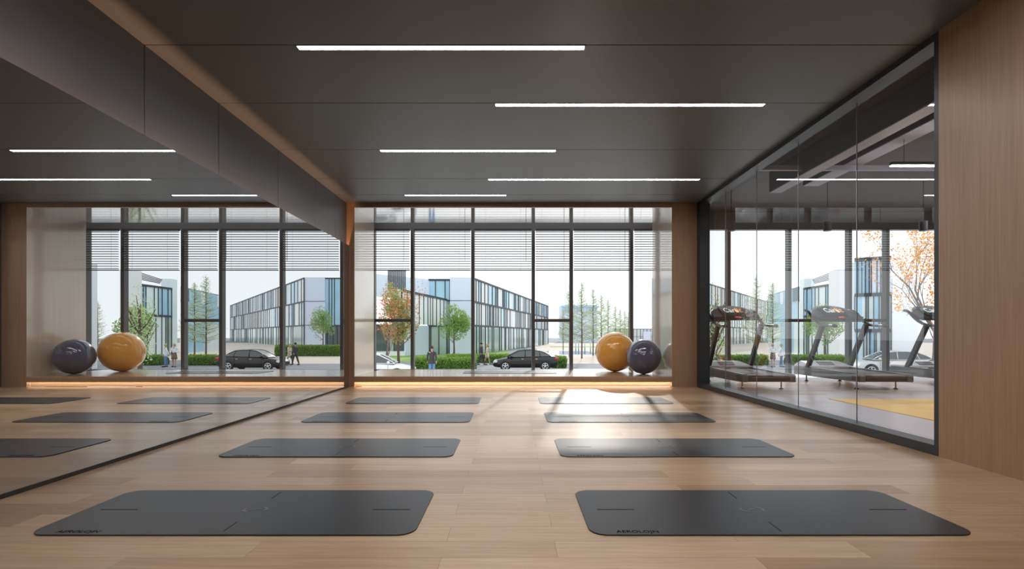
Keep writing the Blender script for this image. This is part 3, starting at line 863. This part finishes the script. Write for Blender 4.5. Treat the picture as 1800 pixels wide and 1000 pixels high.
def hedge(x0, x1, y0, y1, h, lab, seed):
    rnd = random.Random(seed)
    e = empty('hedge', ((x0+x1)/2, (y0+y1)/2, GZ), lab, 'hedge')
    w, d_ = (x1-x0)/2, (y1-y0)/2
    mb = MB(); n = max(4, int(w*2/0.35)); rows = []
    for i in range(n+1):
        x = -w + 2*w*i/n
        ring = []
        for (yy, zz) in ((-d_*.9, 0), (-d_, h*.5), (-d_*.8, h*.9), (0, h), (d_*.8, h*.9), (d_, h*.5), (d_*.9, 0)):
            j = 0.05
            ring.append((x + rnd.uniform(-j, j), yy + rnd.uniform(-j, j), max(0, zz - 0.08 + rnd.uniform(-j, j)) if zz else 0))
        rows.append(ring)
    vs = [p for r in rows for p in r]; fs = []
    for i in range(n):
        for k in range(6): fs.append((i*7+k, (i+1)*7+k, (i+1)*7+k+1, i*7+k+1))
    fs.append(tuple(range(7))); fs.append(tuple(range(n*7, n*7+7))[::-1])
    mb.add(vs, fs); mb.build('hedge_core', M['hedge_core'], e)
    pts = []
    for _ in range(int(min(5200, 520*(w*2)*(h + d_)))):
        u = rnd.random()
        if u < 0.5: p = (rnd.uniform(-w, w), -d_ + rnd.gauss(0, .05), rnd.uniform(0.03, h))
        else: p = (rnd.uniform(-w, w), rnd.uniform(-d_, d_), h + rnd.gauss(0, .05))
        pts.append(p)
    mb = MB(); leaf_cloud(mb, pts, 0.075, rnd); mb.build('foliage', M['hedge'], e, fix=False)

# trees
c1 = conical_proto((px(1022.6, 50.3), 50.3, GZ), 'tallest conical tree, dark trunk just right of the narrow bay', 11, 8.0)
c2 = conical_proto((px(1042.5, 57), 57, GZ), 'second conical tree to the right of the tallest', 12, 8.0)
more = [(1001, 54, 500, 'conical tree half hidden behind the mullion over the pond'),
        (1057, 62, 517, 'conical tree above the left side of the orange ball'),
        (1069, 66, 525, 'conical tree above the top of the orange ball'),
        (1082, 76, 537, 'small far conical tree above the right of the orange ball'),
        (1090, 80, 543, 'small pale far conical tree left of the fifth mullion'),
        (1098, 87, 545, 'faint far conical tree just left of the fifth mullion'),
        (1105, 92, 548, 'faintest conical tree, against the fifth mullion'),
        (990, 74, 545, 'far conical tree left of the mullion, before the distant block')]
def set_h(o, Y, top): s = (EYE + (CY - top)*Y/F - GZ)/8.0; o.scale = (s, s, s)
set_h(c1, 50.3, 495); set_h(c2, 57, 506)
for i, (x, Y, top, lab) in enumerate(more):
    c = copy_tree((c1, c2)[i % 2]); c.location = (px(x, Y), Y, GZ); set_h(c, Y, top); c.rotation_euler = (0, 0, i*1.3); c['label'] = lab
for i, (x, Y, top, lab) in enumerate([(362, 46, 484, 'tall conical tree seen in the mirror beside the black car'),
                                      (342, 50.3, 495, 'second conical tree seen in the mirror, left of the tall one'),
                                      (172, 70, 530, 'far conical tree seen in the mirror left of the orange ball'),
                                      (296, 75, 524, 'slim conical tree seen in the mirror before the blue building')]):
    c = copy_tree((c1, c2)[i % 2]); c.location = (mx(x, Y), Y, GZ); set_h(c, Y, top); c.rotation_euler = (0, 0, 2 + i*1.1); c['label'] = lab
round_tree((px(798, 56), 56, GZ), 6.0, 2.05, 4.6, 'leaf_green', 'round green tree before the white wall of the long building', 21, nleaf=3200, size=0.12)
round_tree((mx(568, 80), 80, GZ), 7.4, 2.1, 6.0, 'leaf_green', 'round green tree seen in the mirror before the pale wall', 22)
round_tree((px(700, 34), 34, GZ), 6.2, 1.5, 4.8, 'leaf_mixed', 'olive and rust leaved tree behind the white car', 23, nleaf=4200, size=0.085, mix=('leaf_red', 0.25))
branchy_tree((px(676, 30), 30, GZ), 'thin twiggy tree with rust red leaves at the left edge of the window', 31, 2.2, 0.10, 5, 'leaf_red', 0.055, 900, (0.02, 0, 1), kids=3)
branchy_tree((px(1652, 20), 20, GZ), 'large bare-branched autumn tree with orange leaves outside the gym', 41, 2.6, 0.17, 6, 'leaf_orange', 0.055, 2600, (-0.18, 0, 1), mix=('leaf_red', 0.2), kids=3, spread=0.62)
round_tree((px(1251, 17), 17, GZ), 4.3, 0.62, 3.2, 'leaf_pale', 'slender young tree by the first gym pane', 24, nleaf=1100, size=0.045)
round_tree((px(1450, 44), 44, GZ), 5.2, 1.6, 3.8, 'leaf_green', 'round tree in front of the blue glass wing seen through the gym', 25, nleaf=1800)

# hedges
hedge(px(728, 33), px(838, 33), 32.2, 33.8, 0.85, 'clipped green hedge along the road behind the person in the dark jacket', 51)
hedge(px(785, 43.5), px(905, 43.5), 43.0, 44.5, 0.62, 'brighter hedge mound behind the walking couple', 52)
hedge(px(968, 37), px(995, 37), 36.4, 37.6, 0.75, 'short hedge behind the boot of the black car', 53)
hedge(px(1255, 40), px(1345, 40), 39.4, 40.6, 0.72, 'low hedge seen between the first two treadmills', 54)
hedge(px(1384, 40), px(1480, 40), 39.4, 40.6, 0.72, 'low hedge seen under the middle treadmill console', 55)
hedge(mx(600, 56), mx(487, 56), 55.4, 56.6, 1.15, 'hedge seen in the mirror beside the walking couple', 56)

# ================================================================== BUILDINGS
def facade(e, p0, p1, zs, cols, pats, seed, mull=0.16, nm='glazing'):
    """glazed wall from p0 to p1: a band of glass per storey (own part), then its mullions"""
    rnd = random.Random(seed); p0, p1 = Vector(p0), Vector(p1)
    t = (p1-p0).normalized(); n = Vector((t.y, -t.x))
    if n.y > 0: n = -n
    for fl in range(len(zs)-1):
        z0, z1 = zs[fl], zs[fl+1]
        mats, wts = pats[fl]
        mb = MB()
        cs = cols[fl] if isinstance(cols, (list, tuple)) else cols
        cuts = [0.0]
        for k in range(cs): cuts.append(cuts[-1] + rnd.choice((0.6, 1.0, 1.0, 1.5)))
        cuts = [c/cuts[-1] for c in cuts]
        for a, b_ in zip(cuts[:-1], cuts[1:]):
            mb.m = rnd.choices(range(len(mats)), wts)[0]
            mb.obox(p0.lerp(p1, a), p0.lerp(p1, b_), 0.12, z0, z1)
        mb.build(nm, [M[x] for x in mats], e)
        mb = MB()
        for a in cuts:
            q = p0.lerp(p1, a) + n*0.06
            if rnd.random() < 0.8: mb.obox(q - t*mull/2, q + t*mull/2, 0.14, z0, z1)
        q0, q1 = p0 + n*0.08, p1 + n*0.08
        mb.obox(q0, q1, 0.18, z1 - 0.12, z1 + 0.10)
        mb.build('mullions', M['b_mull'], e)

def building(loc, lab): return empty('office_building', loc, lab, 'building')

# the long building
A = (px(831, 60), 60.0); B = (px(963, 120), 120.0)
e = building((0, 0, 0), 'long three-storey office building with blue and white vertical glazing receding to the right')
ZA = [GZ, 1.98, 4.85, 7.62]
facade(e, A, B, ZA, [46, 60, 56], [(['g_green', 'g_pale', 'b_bright'], [5, 2, 1]), (['b_bright', 'g_blue', 'g_pale'], [5, 2, 2]), (['g_blue', 'b_bright'], [4, 4])], 5, mull=0.20)
mb = MB(); mb.box(px(791, 60), A[0], 60.0, 60.4, GZ, 7.75); mb.build('end_wall', M['b_white'], e)
mb = MB()
for z in (1.98, 4.95): mb.box(px(791, 60), A[0], 59.97, 60.0, z, z + 0.05)
mb.build('wall_joint', M['b_mull'], e)
mb = MB(); mb.prism([(A[0]-0.2, 60.4), (B[0]-0.2, 120), (B[0]-14, 120), (px(791,60), 60.4)], 'Z', GZ, 7.5); mb.build('core', M['b_bright'], e)
# its left wing
L0 = (px(705, 47.3), 47.3); L1 = (px(791, 62), 62.0)
facade(e, L0, L1, [1.95, 5.1], [12], [(['b_bright', 'g_pale'], [5, 3])], 8, mull=0.07)
facade(e, (px(753, 60.5), 60.5), (px(791, 60.5), 60.5), [5.1, 7.5], [4], [(['g_blue'], [1])], 9, mull=0.10)
facade(e, (px(752, 60.2), 60.2), (px(791, 60.2), 60.2), [GZ, 1.95], [4], [(['g_dark', 'g_green'], [4, 1])], 10, mull=0.10)
mb = MB(); mb.obox((px(712, 57), 57.0), (px(752, 60), 60.0), 0.3, GZ, 1.95); mb.build('ground_wall', M['b_white'], e)
mb = MB(); mb.obox((px(640, 54), 54.0), (px(753, 60.5), 60.5), 0.3, 5.1, 7.55); mb.build('upper_wall', M['b_white'], e)
facade(e, (px(630, 55.5), 55.5), (px(712, 57.3), 57.3), [GZ + 0.5, 1.95], [9], [(['g_dark', 'g_green'], [3, 1])], 12, mull=0.08)
mb = MB(); mb.obox((px(630, 55.2), 55.2), (px(712, 57), 57.0), 0.5, GZ, GZ + 0.5); mb.build('plinth', M['b_bright'], e)
mb = MB()
for k in range(14):
    x = px(682 + k*2.3, 52); mb.box(x, x + 0.07, 51.9, 52.1, 5.6, 7.6)
mb.box(px(682, 52), px(714, 52), 51.9, 52.1, 7.5, 7.6)
mb.build('louvre_screen', M['b_mull'], e)

# its counterpart, seen in the mirror
e = building((0, 0, 0), 'second long office building, seen in the mirror receding to the left behind the car')
A2 = (mx(535, 90), 90.0); B2 = (mx(405, 178), 178.0)
ZB = [GZ, 2.5, 6.8, 11.0]
facade(e, A2, B2, ZB, [46, 60, 56], [(['g_green', 'g_pale', 'b_bright'], [5, 2, 1]), (['b_bright', 'g_blue', 'g_pale'], [5, 2, 2]), (['g_blue', 'b_bright'], [4, 4])], 6, mull=0.30)
mb = MB(); mb.box(mx(571, 90), A2[0], 90.0, 90.5, GZ, 11.15); mb.build('end_wall', M['b_white'], e)
mb = MB()
for z in (2.5, 6.8): mb.box(mx(571, 90), A2[0], 89.95, 90.0, z, z + 0.08)
mb.build('wall_joint', M['b_mull'], e)
facade(e, (mx(600, 90.3), 90.3), (mx(571, 90.3), 90.3), [GZ, 2.5, 11.0], [4, 4], [(['g_dark'], [1]), (['g_blue', 'g_pale'], [2, 1])], 7, mull=0.14)

# far blocks
e = building((0, 0, 0), 'distant pale blue slab block rising behind the conical trees')
mb = MB(); mb.box(px(988, 150), px(1050, 150), 150, 160, GZ, 9.6); mb.build('walls', M['b_white'], e)
mb = MB(); mb.box(px(985, 149.9), px(1053, 149.9), 149.6, 149.9, 8.9, 9.3)
for k in range(12):
    x = px(988 + 5.4*k, 149.8); mb.box(x, x + 0.12, 149.7, 149.9, 7.6, 10.0)
mb.build('roof_railing', M['g_blue'], e)
e = building((0, 0, 0), 'low distant pavilion with a thin railed glass front, right of the fifth mullion')
mb = MB(); mb.box(px(1080, 132), px(1165, 132), 132.5, 140, GZ, 2.3); mb.build('walls', M['b_bright'], e)
mb = MB()
for k in range(14):
    x = px(1083 + 6*k, 132); mb.box(x, x + 0.11, 131.9, 132, -1.0, 2.3)
mb.box(px(1080, 132), px(1165, 132), 131.9, 132, 2.2, 2.35); mb.box(px(1080, 132), px(1165, 132), 131.9, 132, 0.2, 0.28)
mb.build('railing', M['b_mull'], e)
mb = MB(); mb.box(px(1131, 131.8), px(1143, 131.8), 131.4, 131.85, GZ, 1.6); mb.build('porch', M['b_white'], e)

# buildings seen through the gym
e = building((0, 0, 0), 'blue glass office block rising to the right, seen between the first two treadmills')
facade(e, (px(1351, 78), 78), (px(1403, 64), 64), [GZ, 2.4, 5.2, 6.9], [9, 9, 9], [(['g_pale', 'g_blue'], [2, 2]), (['g_blue', 'g_pale'], [3, 1]), (['g_blue', 'g_dark', 'b_bright'], [3, 2, 1])], 61, mull=0.09)
mb = MB(); mb.prism([(px(1351, 78)+.3, 78.4), (px(1403, 64)+.1, 64.4), (px(1409, 66), 66), (px(1372, 82), 82)], 'Z', GZ, 7.0); mb.build('core', M['b_bright'], e)
e = building((0, 0, 0), 'blue glass wing with a slatted roof pergola, seen behind the middle treadmill')
facade(e, (px(1414, 58), 58), (px(1474, 52), 52), [GZ, 3.0, 6.2], [10, 10], [(['g_pale', 'g_green'], [3, 2]), (['g_blue', 'g_pale'], [4, 1])], 62, mull=0.06)
mb = MB(); mb.box(px(1414, 58.5), px(1430, 58.5), 58.3, 59.5, GZ, 7.4); mb.build('stair_tower', M['g_pale'], e)
mb = MB()
for k in range(5):
    a = Vector(pt(1432 - k*1.0, 498 - k*1.6, 57)); b_ = Vector(pt(1474, 487 - k*3.2, 52)); mb.tube([a, b_], 0.05, 4)
mb.build('pergola', M['b_mull'], e)
mb = MB(); mb.box(px(1473, 51.5), px(1490, 51.5), 51.3, 53, GZ, 7.6); mb.build('gable_wall', M['b_bright'], e)
e = building((0, 0, 0), 'tall blue glass tower behind the autumn tree, seen through the gym')
facade(e, (px(1502, 34), 34), (px(1566, 33), 33), [GZ, 1.2, 3.6, 6.0], [11, 11, 10], [(['g_blue', 'g_pale'], [3, 3]), (['g_blue', 'g_pale'], [3, 3]), (['b_white', 'g_blue'], [4, 3])], 63, mull=0.05)
mb = MB(); mb.box(px(1567, 32.9), px(1612, 32.9), 32.8, 34, GZ, 4.6); mb.build('gable_wall', M['b_bright'], e)
mb = MB(); mb.box(px(1503, 34.5), px(1566, 34.5), 34.3, 35.5, GZ, 5.9); mb.build('core', M['b_bright'], e)

# ================================================================== CARS
def make_car(paint, loc, rz, label, s=1.0):
    """nose towards local +x"""
    e = empty('car', loc, label, 'car', None, rz); e.scale = (s, s, s)
    st = [(-2.30, .42, .80, .66), (-2.24, .32, .95, .78), (-2.0, .24, 1.02, .85), (-1.4, .22, 1.03, .885), (-0.6, .20, .99, .90), (0.3, .20, .96, .90),
          (1.0, .20, .93, .895), (1.5, .22, .86, .88), (1.9, .23, .77, .84), (2.15, .26, .69, .76), (2.27, .33, .62, .66), (2.31, .40, .56, .56)]
    mb = MB(); ring = []
    for x, zb, zt, hw in st:
        h = zt - zb
        half = [(hw*.86, zb), (hw*.985, zb + h*.16), (hw, zb + h*.45), (hw*.985, zb + h*.72), (hw*.93, zt - h*.10), (hw*.80, zt - h*.02), (hw*.4, zt)]
        ring.append([(x, y, z) for y, z in half] + [(x, -y, z) for y, z in half[::-1]])
    n = len(ring[0]); vs = [p for r in ring for p in r]; fs = []
    for i in range(len(ring)-1):
        for k in range(n): fs.append((i*n+k, i*n+(k+1) % n, (i+1)*n+(k+1) % n, (i+1)*n+k))
    fs.append(tuple(range(n))); fs.append(tuple(range((len(ring)-1)*n, len(ring)*n))[::-1])
    mb.add(vs, fs); body = mb.build('body_shell', M[paint], e, smooth=True)
    # cabin
    cb = [(-1.78, 1.00, .60), (-1.45, 1.20, .64), (-1.05, 1.375, .62), (-0.5, 1.435, .62), (0.0, 1.43, .62), (0.45, 1.37, .62), (0.85, 1.18, .64), (1.28, .93, .66)]
    mb = MB()
    for i in range(len(cb)-1):
        (x0, z0, w0), (x1, z1, w1) = cb[i], cb[i+1]
        zb0, zb1 = (1.01 if x0 < -1 else .95), (1.01 if x1 < -1 else .95)
        zb0 = min(zb0, z0); zb1 = min(zb1, z1)
        roof = -1.06 <= x0 and x1 <= 0.46
        mb.m = 1 if roof else 0
        mb.add([(x0, -w0, z0), (x1, -w1, z1), (x1, w1, z1), (x0, w0, z0)], [(0, 1, 2, 3)])
        mb.m = 0
        for sg in (-1, 1):
            mb.add([(x0, sg*.80, zb0 - .03), (x1, sg*.80, zb1 - .03), (x1, sg*w1, z1), (x0, sg*w0, z0)], [(0, 1, 2, 3)])
    mb.build('cabin', [M['car_glass'], M[paint]], e)
    mb = MB()
    for sg in (-1, 1):
        mb.tube([(x, sg*(w + .004), z + .004) for x, z, w in cb], 0.028, 6)
        mb.tube([(-1.8, sg*.80, 1.0), (0, sg*.81, .955), (1.28, sg*.80, .93)], 0.02, 5)
        for x, zz, ww in ((0.0, 1.42, .62), (-0.95, 1.38, .62)):
            mb.tube([(x + (0.02 if x == 0 else -.12), sg*.805, .96), (x, sg*ww, zz)], 0.03, 5)
    mb.build('pillars', M[paint], e, smooth=True)
    for wx in (-1.38, 1.40):
        for sg in (-1, 1):
            mb = MB(); mb.lathe([(0.36, -0.02), (0.37, 0.0), (0.37, 0.012)], 28, (wx, sg*.882 - (0.0 if sg > 0 else 0.0), .33), 'Y')
            mb.build('wheel_arch', M['rubber'], body)
            we = MB(); c = (wx, sg*.80, .32)
            we.lathe([(0.20, -0.10), (0.30, -0.105), (0.32, -0.08), (0.32, 0.08), (0.30, 0.105), (0.20, 0.10)], 28, c, 'Y')
            w = we.build('wheel', M['rubber'], e, smooth=False)
            mb = MB(); yy = sg*.905
            mb.lathe([(0.215, -0.01), (0.225, 0.0), (0.215, 0.01)], 28, (wx, yy, .32), 'Y')
            mb.m = 1; mb.lathe([(0.19, -0.012), (0.195, 0.0), (0.19, 0.0125)], 28, (wx, yy, .32), 'Y')
            mb.m = 0
            for k in range(5):
                a = 2*PI*k/5 + 0.3
                mb.tube([(wx, yy + sg*.008, .32), (wx + .2*math.cos(a), yy + sg*.006, .32 + .2*math.sin(a))], [0.035, 0.028], 6)
            mb.lathe([(0.05, -0.02), (0.05, 0.02)], 14, (wx, yy, .32), 'Y')
            mb.build('rim', [M['chrome'], M['rubber']], w)
    for sg in (-1, 1):
        mb = MB(); mb.add([(2.22, sg*.68, .50), (2.24, sg*.70, .64), (1.98, sg*.835, .73), (1.96, sg*.84, .60), (2.16, sg*.64, .70)], [(0, 1, 4), (1, 2, 4), (0, 3, 2, 1)])
        o = mb.build('headlamp', M['lamp_clear'], e); sd = o.modifiers.new('s', 'SOLIDIFY'); sd.thickness = .03; sd.offset = 0
        mb = MB(); mb.box(-2.30, -2.05, min(sg*.60, sg*.865), max(sg*.60, sg*.865), .78, .92); mb.build('tail_lamp', M['lamp_red'], e, bevel=.02)
        mb = MB(); mb.lathe([(0.02, -.1), (0.07, -.07), (0.08, 0), (0.05, .07)], 10, (0.98, sg*.95, 1.0), 'Y'); mb.build('wing_mirror', M[paint], e, smooth=True)
        mb = MB()
        for x in (0.95, 0.0, -0.95): mb.box(x, x + .008, min(sg*.88, sg*.903), max(sg*.88, sg*.903), .28, .88)
        mb.build('door_seams', M['rubber'], body)
        for x in (0.12, -0.85):
            mb = MB(); mb.box(x, x + .15, min(sg*.885, sg*.915), max(sg*.885, sg*.915), .80, .825); mb.build('door_handle', M['chrome'], e)
    mb = MB(); mb.box(2.24, 2.325, -.36, .36, .42, .56); mb.build('grille', M['rubber'], e, bevel=.01)
    mb = MB(); mb.box(-2.33, -2.27, -.26, .26, .66, .77); mb.build('number_plate', M['lamp_clear'], e)
    return e
CY1 = 34.4
make_car('car_black', (px(923, CY1), CY1, GZ), PI, 'black saloon car driving left past the long glass building', .96)
make_car('car_black', (mx(447, CY1), CY1, GZ), PI, 'black saloon car seen in the mirror, facing right there', .96)
make_car('car_white', (px(728, 26.5) - 2.25, 26.5, GZ), 0.12, 'white car with its bonnet showing at the left edge of the window', 1.0)
make_car('car_silver', (px(1503, 30) + 2.2, 30.0, GZ), PI - 0.25, 'silver car parked outside behind the middle treadmill', 1.0)
make_car('car_silver', (px(1604, 24) + 2.2, 24.0, GZ), PI - 0.15, 'silver car nearer the gym window, cut off by the jamb', 1.0)

# ================================================================== PEOPLE
def skin_mesh(chains, name, m, parent, sub=1):
    """chains: lists of (point, radius); chains whose first point equals an existing point join there"""
    idx = {}; vs, rs, es = [], [], []
    def vid(p, r):
        k = (round(p[0], 4), round(p[1], 4), round(p[2], 4))
        if k not in idx: idx[k] = len(vs); vs.append(p); rs.append(r)
        return idx[k]
    for ch in chains:
        ids = [vid(p, r) for p, r in ch]
        es += list(zip(ids[:-1], ids[1:]))
    me = bpy.data.meshes.new(name); me.from_pydata(vs, es, []); me.update()
    o = bpy.data.objects.new('tmp', me); COL.objects.link(o)
    md = o.modifiers.new('skin', 'SKIN'); md.use_smooth_shade = True; md.branch_smoothing = 0.6
    sv = me.skin_vertices[0].data
    for i, r in enumerate(rs):
        rr = r if isinstance(r, tuple) else (r, r)
        sv[i].radius = rr; sv[i].use_root = (i == 0)
    if sub: o.modifiers.new('sub', 'SUBSURF').levels = sub
    dg = bpy.context.evaluated_depsgraph_get()
    me2 = bpy.data.meshes.new_from_object(o.evaluated_get(dg)); me2.name = name
    bpy.data.objects.remove(o)
    me2.materials.clear(); me2.materials.append(m)
    r = bpy.data.objects.new(name, me2)
    return link(r, parent)

def make_person(loc, rz, label, H=1.75, top='suit', low='suit', hair='hair_dark', stride=0.22, skirt=False, coat_len=0.80, arms=0.15, long_hair=False, hold=False, bag=False):
    """faces local +y"""
    e = empty('person', loc, label, 'person', None, rz)
    s = H/1.75; e.scale = (s, s, s)
    hip, waist, chest, neck, head = (0,0,.93), (0,.0,1.08), (0,.01,1.30), (0,.0,1.49), (0,.015,1.62)
    def leg(sx, st):
        return [((sx*.09, 0, .90), .085), ((sx*.095, st*.45, .49), .058), ((sx*.095, st*1.0 - .03, .10), .040), ((sx*.10, st*1.0 + .02, .045), .040), ((sx*.11, st*1.0 + .15, .03), .028)]
    def arm(sx, sw):
        if hold: return [((sx*.185, 0, 1.42), .052), ((sx*.25, -.03, 1.15), .040), ((sx*.16, .20, 1.10), .030), ((sx*.13, .24, 1.10), .026)]
        return [((sx*.185, 0, 1.42), .052), ((sx*.235, sw*.4 - .03, 1.14), .040), ((sx*.245, sw, .92), .030), ((sx*.245, sw + .015, .87), .026)]
    chains = [[(hip, (.15, .11)), (waist, (.125, .095)), (chest, (.155, .11)), (neck, .055), ((0, .01, 1.56), .062), (head, (.078, .092)), ((0, .01, 1.70), (.07, .085)), ((0, .005, 1.745), .03)]]
    chains.append([(head, .08), ((0, .105, 1.61), .012)])
    for sx in (-1, 1):
        st = stride*sx
        chains.append([(hip, .1)] + leg(sx, st))
        a = arm(sx, -arms*sx)
        chains.append([(chest, .1)] + a)
        hp = Vector(a[-1][0])
        for k in range(4):
            f = hp + Vector(((k-1.5)*.004*sx, (k-1.5)*.019, -.045))
            chains.append([(a[-1][0], .02), (tuple(f), .008), (tuple(f + Vector((-sx*.012, .004, -.035 - .006*(k in (1, 2))))), .007)])
        th = hp + Vector((-sx*.015, .035, -.015)); chains.append([(a[-1][0], .02), (tuple(th), .009), (tuple(th + Vector((0, .012, -.03))), .008)])
        ea = (sx*.082, 0, 1.615); chains.append([(head, .08), (ea, .014)])
    skin_mesh(chains, 'body', M['skin'], e)
    for sx in (-1, 1):
        mb = MB(); mb.lathe([(0.004, -.004), (0.010, 0), (0.004, .004)], 8, (sx*.032, .105, 1.632), 'Y'); mb.build('eye', M['hair_dark'], e)
    # jacket or shirt
    ck = [[((0,0,.93 if not skirt else 1.0), (.165, .125)), ((0,0,1.09), (.145, .112)), ((0,.01,1.31), (.178, .128)), ((0,0,1.45), (.10, .08)), ((0,0,1.50), (.068, .068))]]
    if coat_len < .85: ck.append([((0,0,.93 if not skirt else 1.0), (.165, .125)), ((0,0,coat_len), (.185, .15))])
    for sx in (-1, 1):
        a = arm(sx, -arms*sx)
        ck.append([((0,.01,1.31), .12)] + [(p, r + .016) for p, r in a[:3]])
    skin_mesh(ck, 'jacket' if top in ('suit', 'jacket') else 'shirt', M[top], e)
    if skirt:
        mb = MB(); n = 20; rows = []
        prof = [(.135, 1.06), (.165, .95), (.19, .75), (.205, .58)]
        vs = []; fs = []
        for r, z in prof:
            for k in range(n):
                a = 2*PI*k/n; vs.append((r*math.cos(a), r*.75*math.sin(a)*(1 + .3*abs(math.sin(a))*(1.06 - z)), z))
        for i in range(len(prof)-1):
            for k in range(n): fs.append((i*n+k, i*n+(k+1) % n, (i+1)*n+(k+1) % n, (i+1)*n+k))
        fs.append(tuple(range((len(prof)-1)*n, len(prof)*n)))
        mb.add(vs, fs); mb.build('skirt', M[low], e, smooth=True)
    else:
        tk = [[((0,0,1.02), (.150, .118)), ((0,0,.93), (.165, .125))]]
        for sx in (-1, 1):
            tk.append([((0,0,.93), .12)] + [(p, r + .02) for p, r in leg(sx, stride*sx)[:3]])
        skin_mesh(tk, 'trousers', M[low], e)
    for sx in (-1, 1):
        st = stride*sx
        mb = MB(); mb.tube([(sx*.10, st - .08, .04), (sx*.10, st + .02, .05), (sx*.112, st + .13, .035), (sx*.114, st + .19, .028)], [.036, .05, .044, .026], 10)
        mb.build('shoe', M['shoe'], e, smooth=True)
    mb = MB(); n = 10; vs = []; prof = []
    for i in range(n):
        a = PI*0.5*i/(n-1)
        prof.append((.094*math.cos(a) + .001, .105*math.sin(a)))
    mb.lathe([(.088, -.06)] + prof, 18, (0, -.014, 1.655))
    if long_hair: mb.lathe([(.05, -.22), (.075, -.12), (.088, 0), (.08, .05)], 16, (0, -.04, 1.60))
    mb.build('hair', M[hair], e, smooth=True)
    if bag:
        mb = MB(); mb.box(.255, .315, -.16, .16, .50, .76); mb.tube([(.285, -.06, .76), (.285, 0, .83), (.285, .06, .76)], .008, 6)
        mb.build('briefcase', M['shoe'], e, bevel=.01)
    return e
make_person((px(759, 28.0), 28.0, GZ), 0.15, 'person in a black jacket and blue jeans walking away, seen from behind', 1.80, 'jacket', 'jeans', stride=.12, coat_len=.80)
make_person((px(846.5, 39.8), 39.8, GZ), -1.15, 'person in a dark suit walking right towards the black car', 1.80, 'suit', 'suit', stride=.26, coat_len=.72, bag=True)
make_person((px(856.5, 40.4), 40.4, GZ), -1.25, 'person in a beige coat and skirt walking beside the dark suit', 1.68, 'beige', 'beige', 'hair_blond', stride=.24, skirt=True, coat_len=.84, long_hair=True)
make_person((mx(519, 39.8), 39.8, GZ), -1.15, 'person in a dark suit seen in the mirror right of the car', 1.80, 'suit', 'suit', stride=.26, coat_len=.72, bag=True)
make_person((mx(509, 40.4), 40.4, GZ), -1.25, 'person in beige seen in the mirror between the suit and the car', 1.68, 'beige', 'beige', 'hair_blond', stride=.24, skirt=True, coat_len=.84, long_hair=True)
make_person((px(1358.5, 37.4), 37.4, GZ), PI - 0.2, 'person in a white shirt and brown skirt standing outside the gym', 1.76, 'white_cloth', 'brown_cloth', 'hair_blond', stride=.05, skirt=True, coat_len=.9, hold=True, long_hair=True)
make_person((px(1373.5, 37.4), 37.4, GZ), PI + 0.9, 'person in a long white top and blue trousers beside the brown skirt', 1.74, 'white_cloth', 'jeans', 'hair_blond', stride=.08, coat_len=.74)
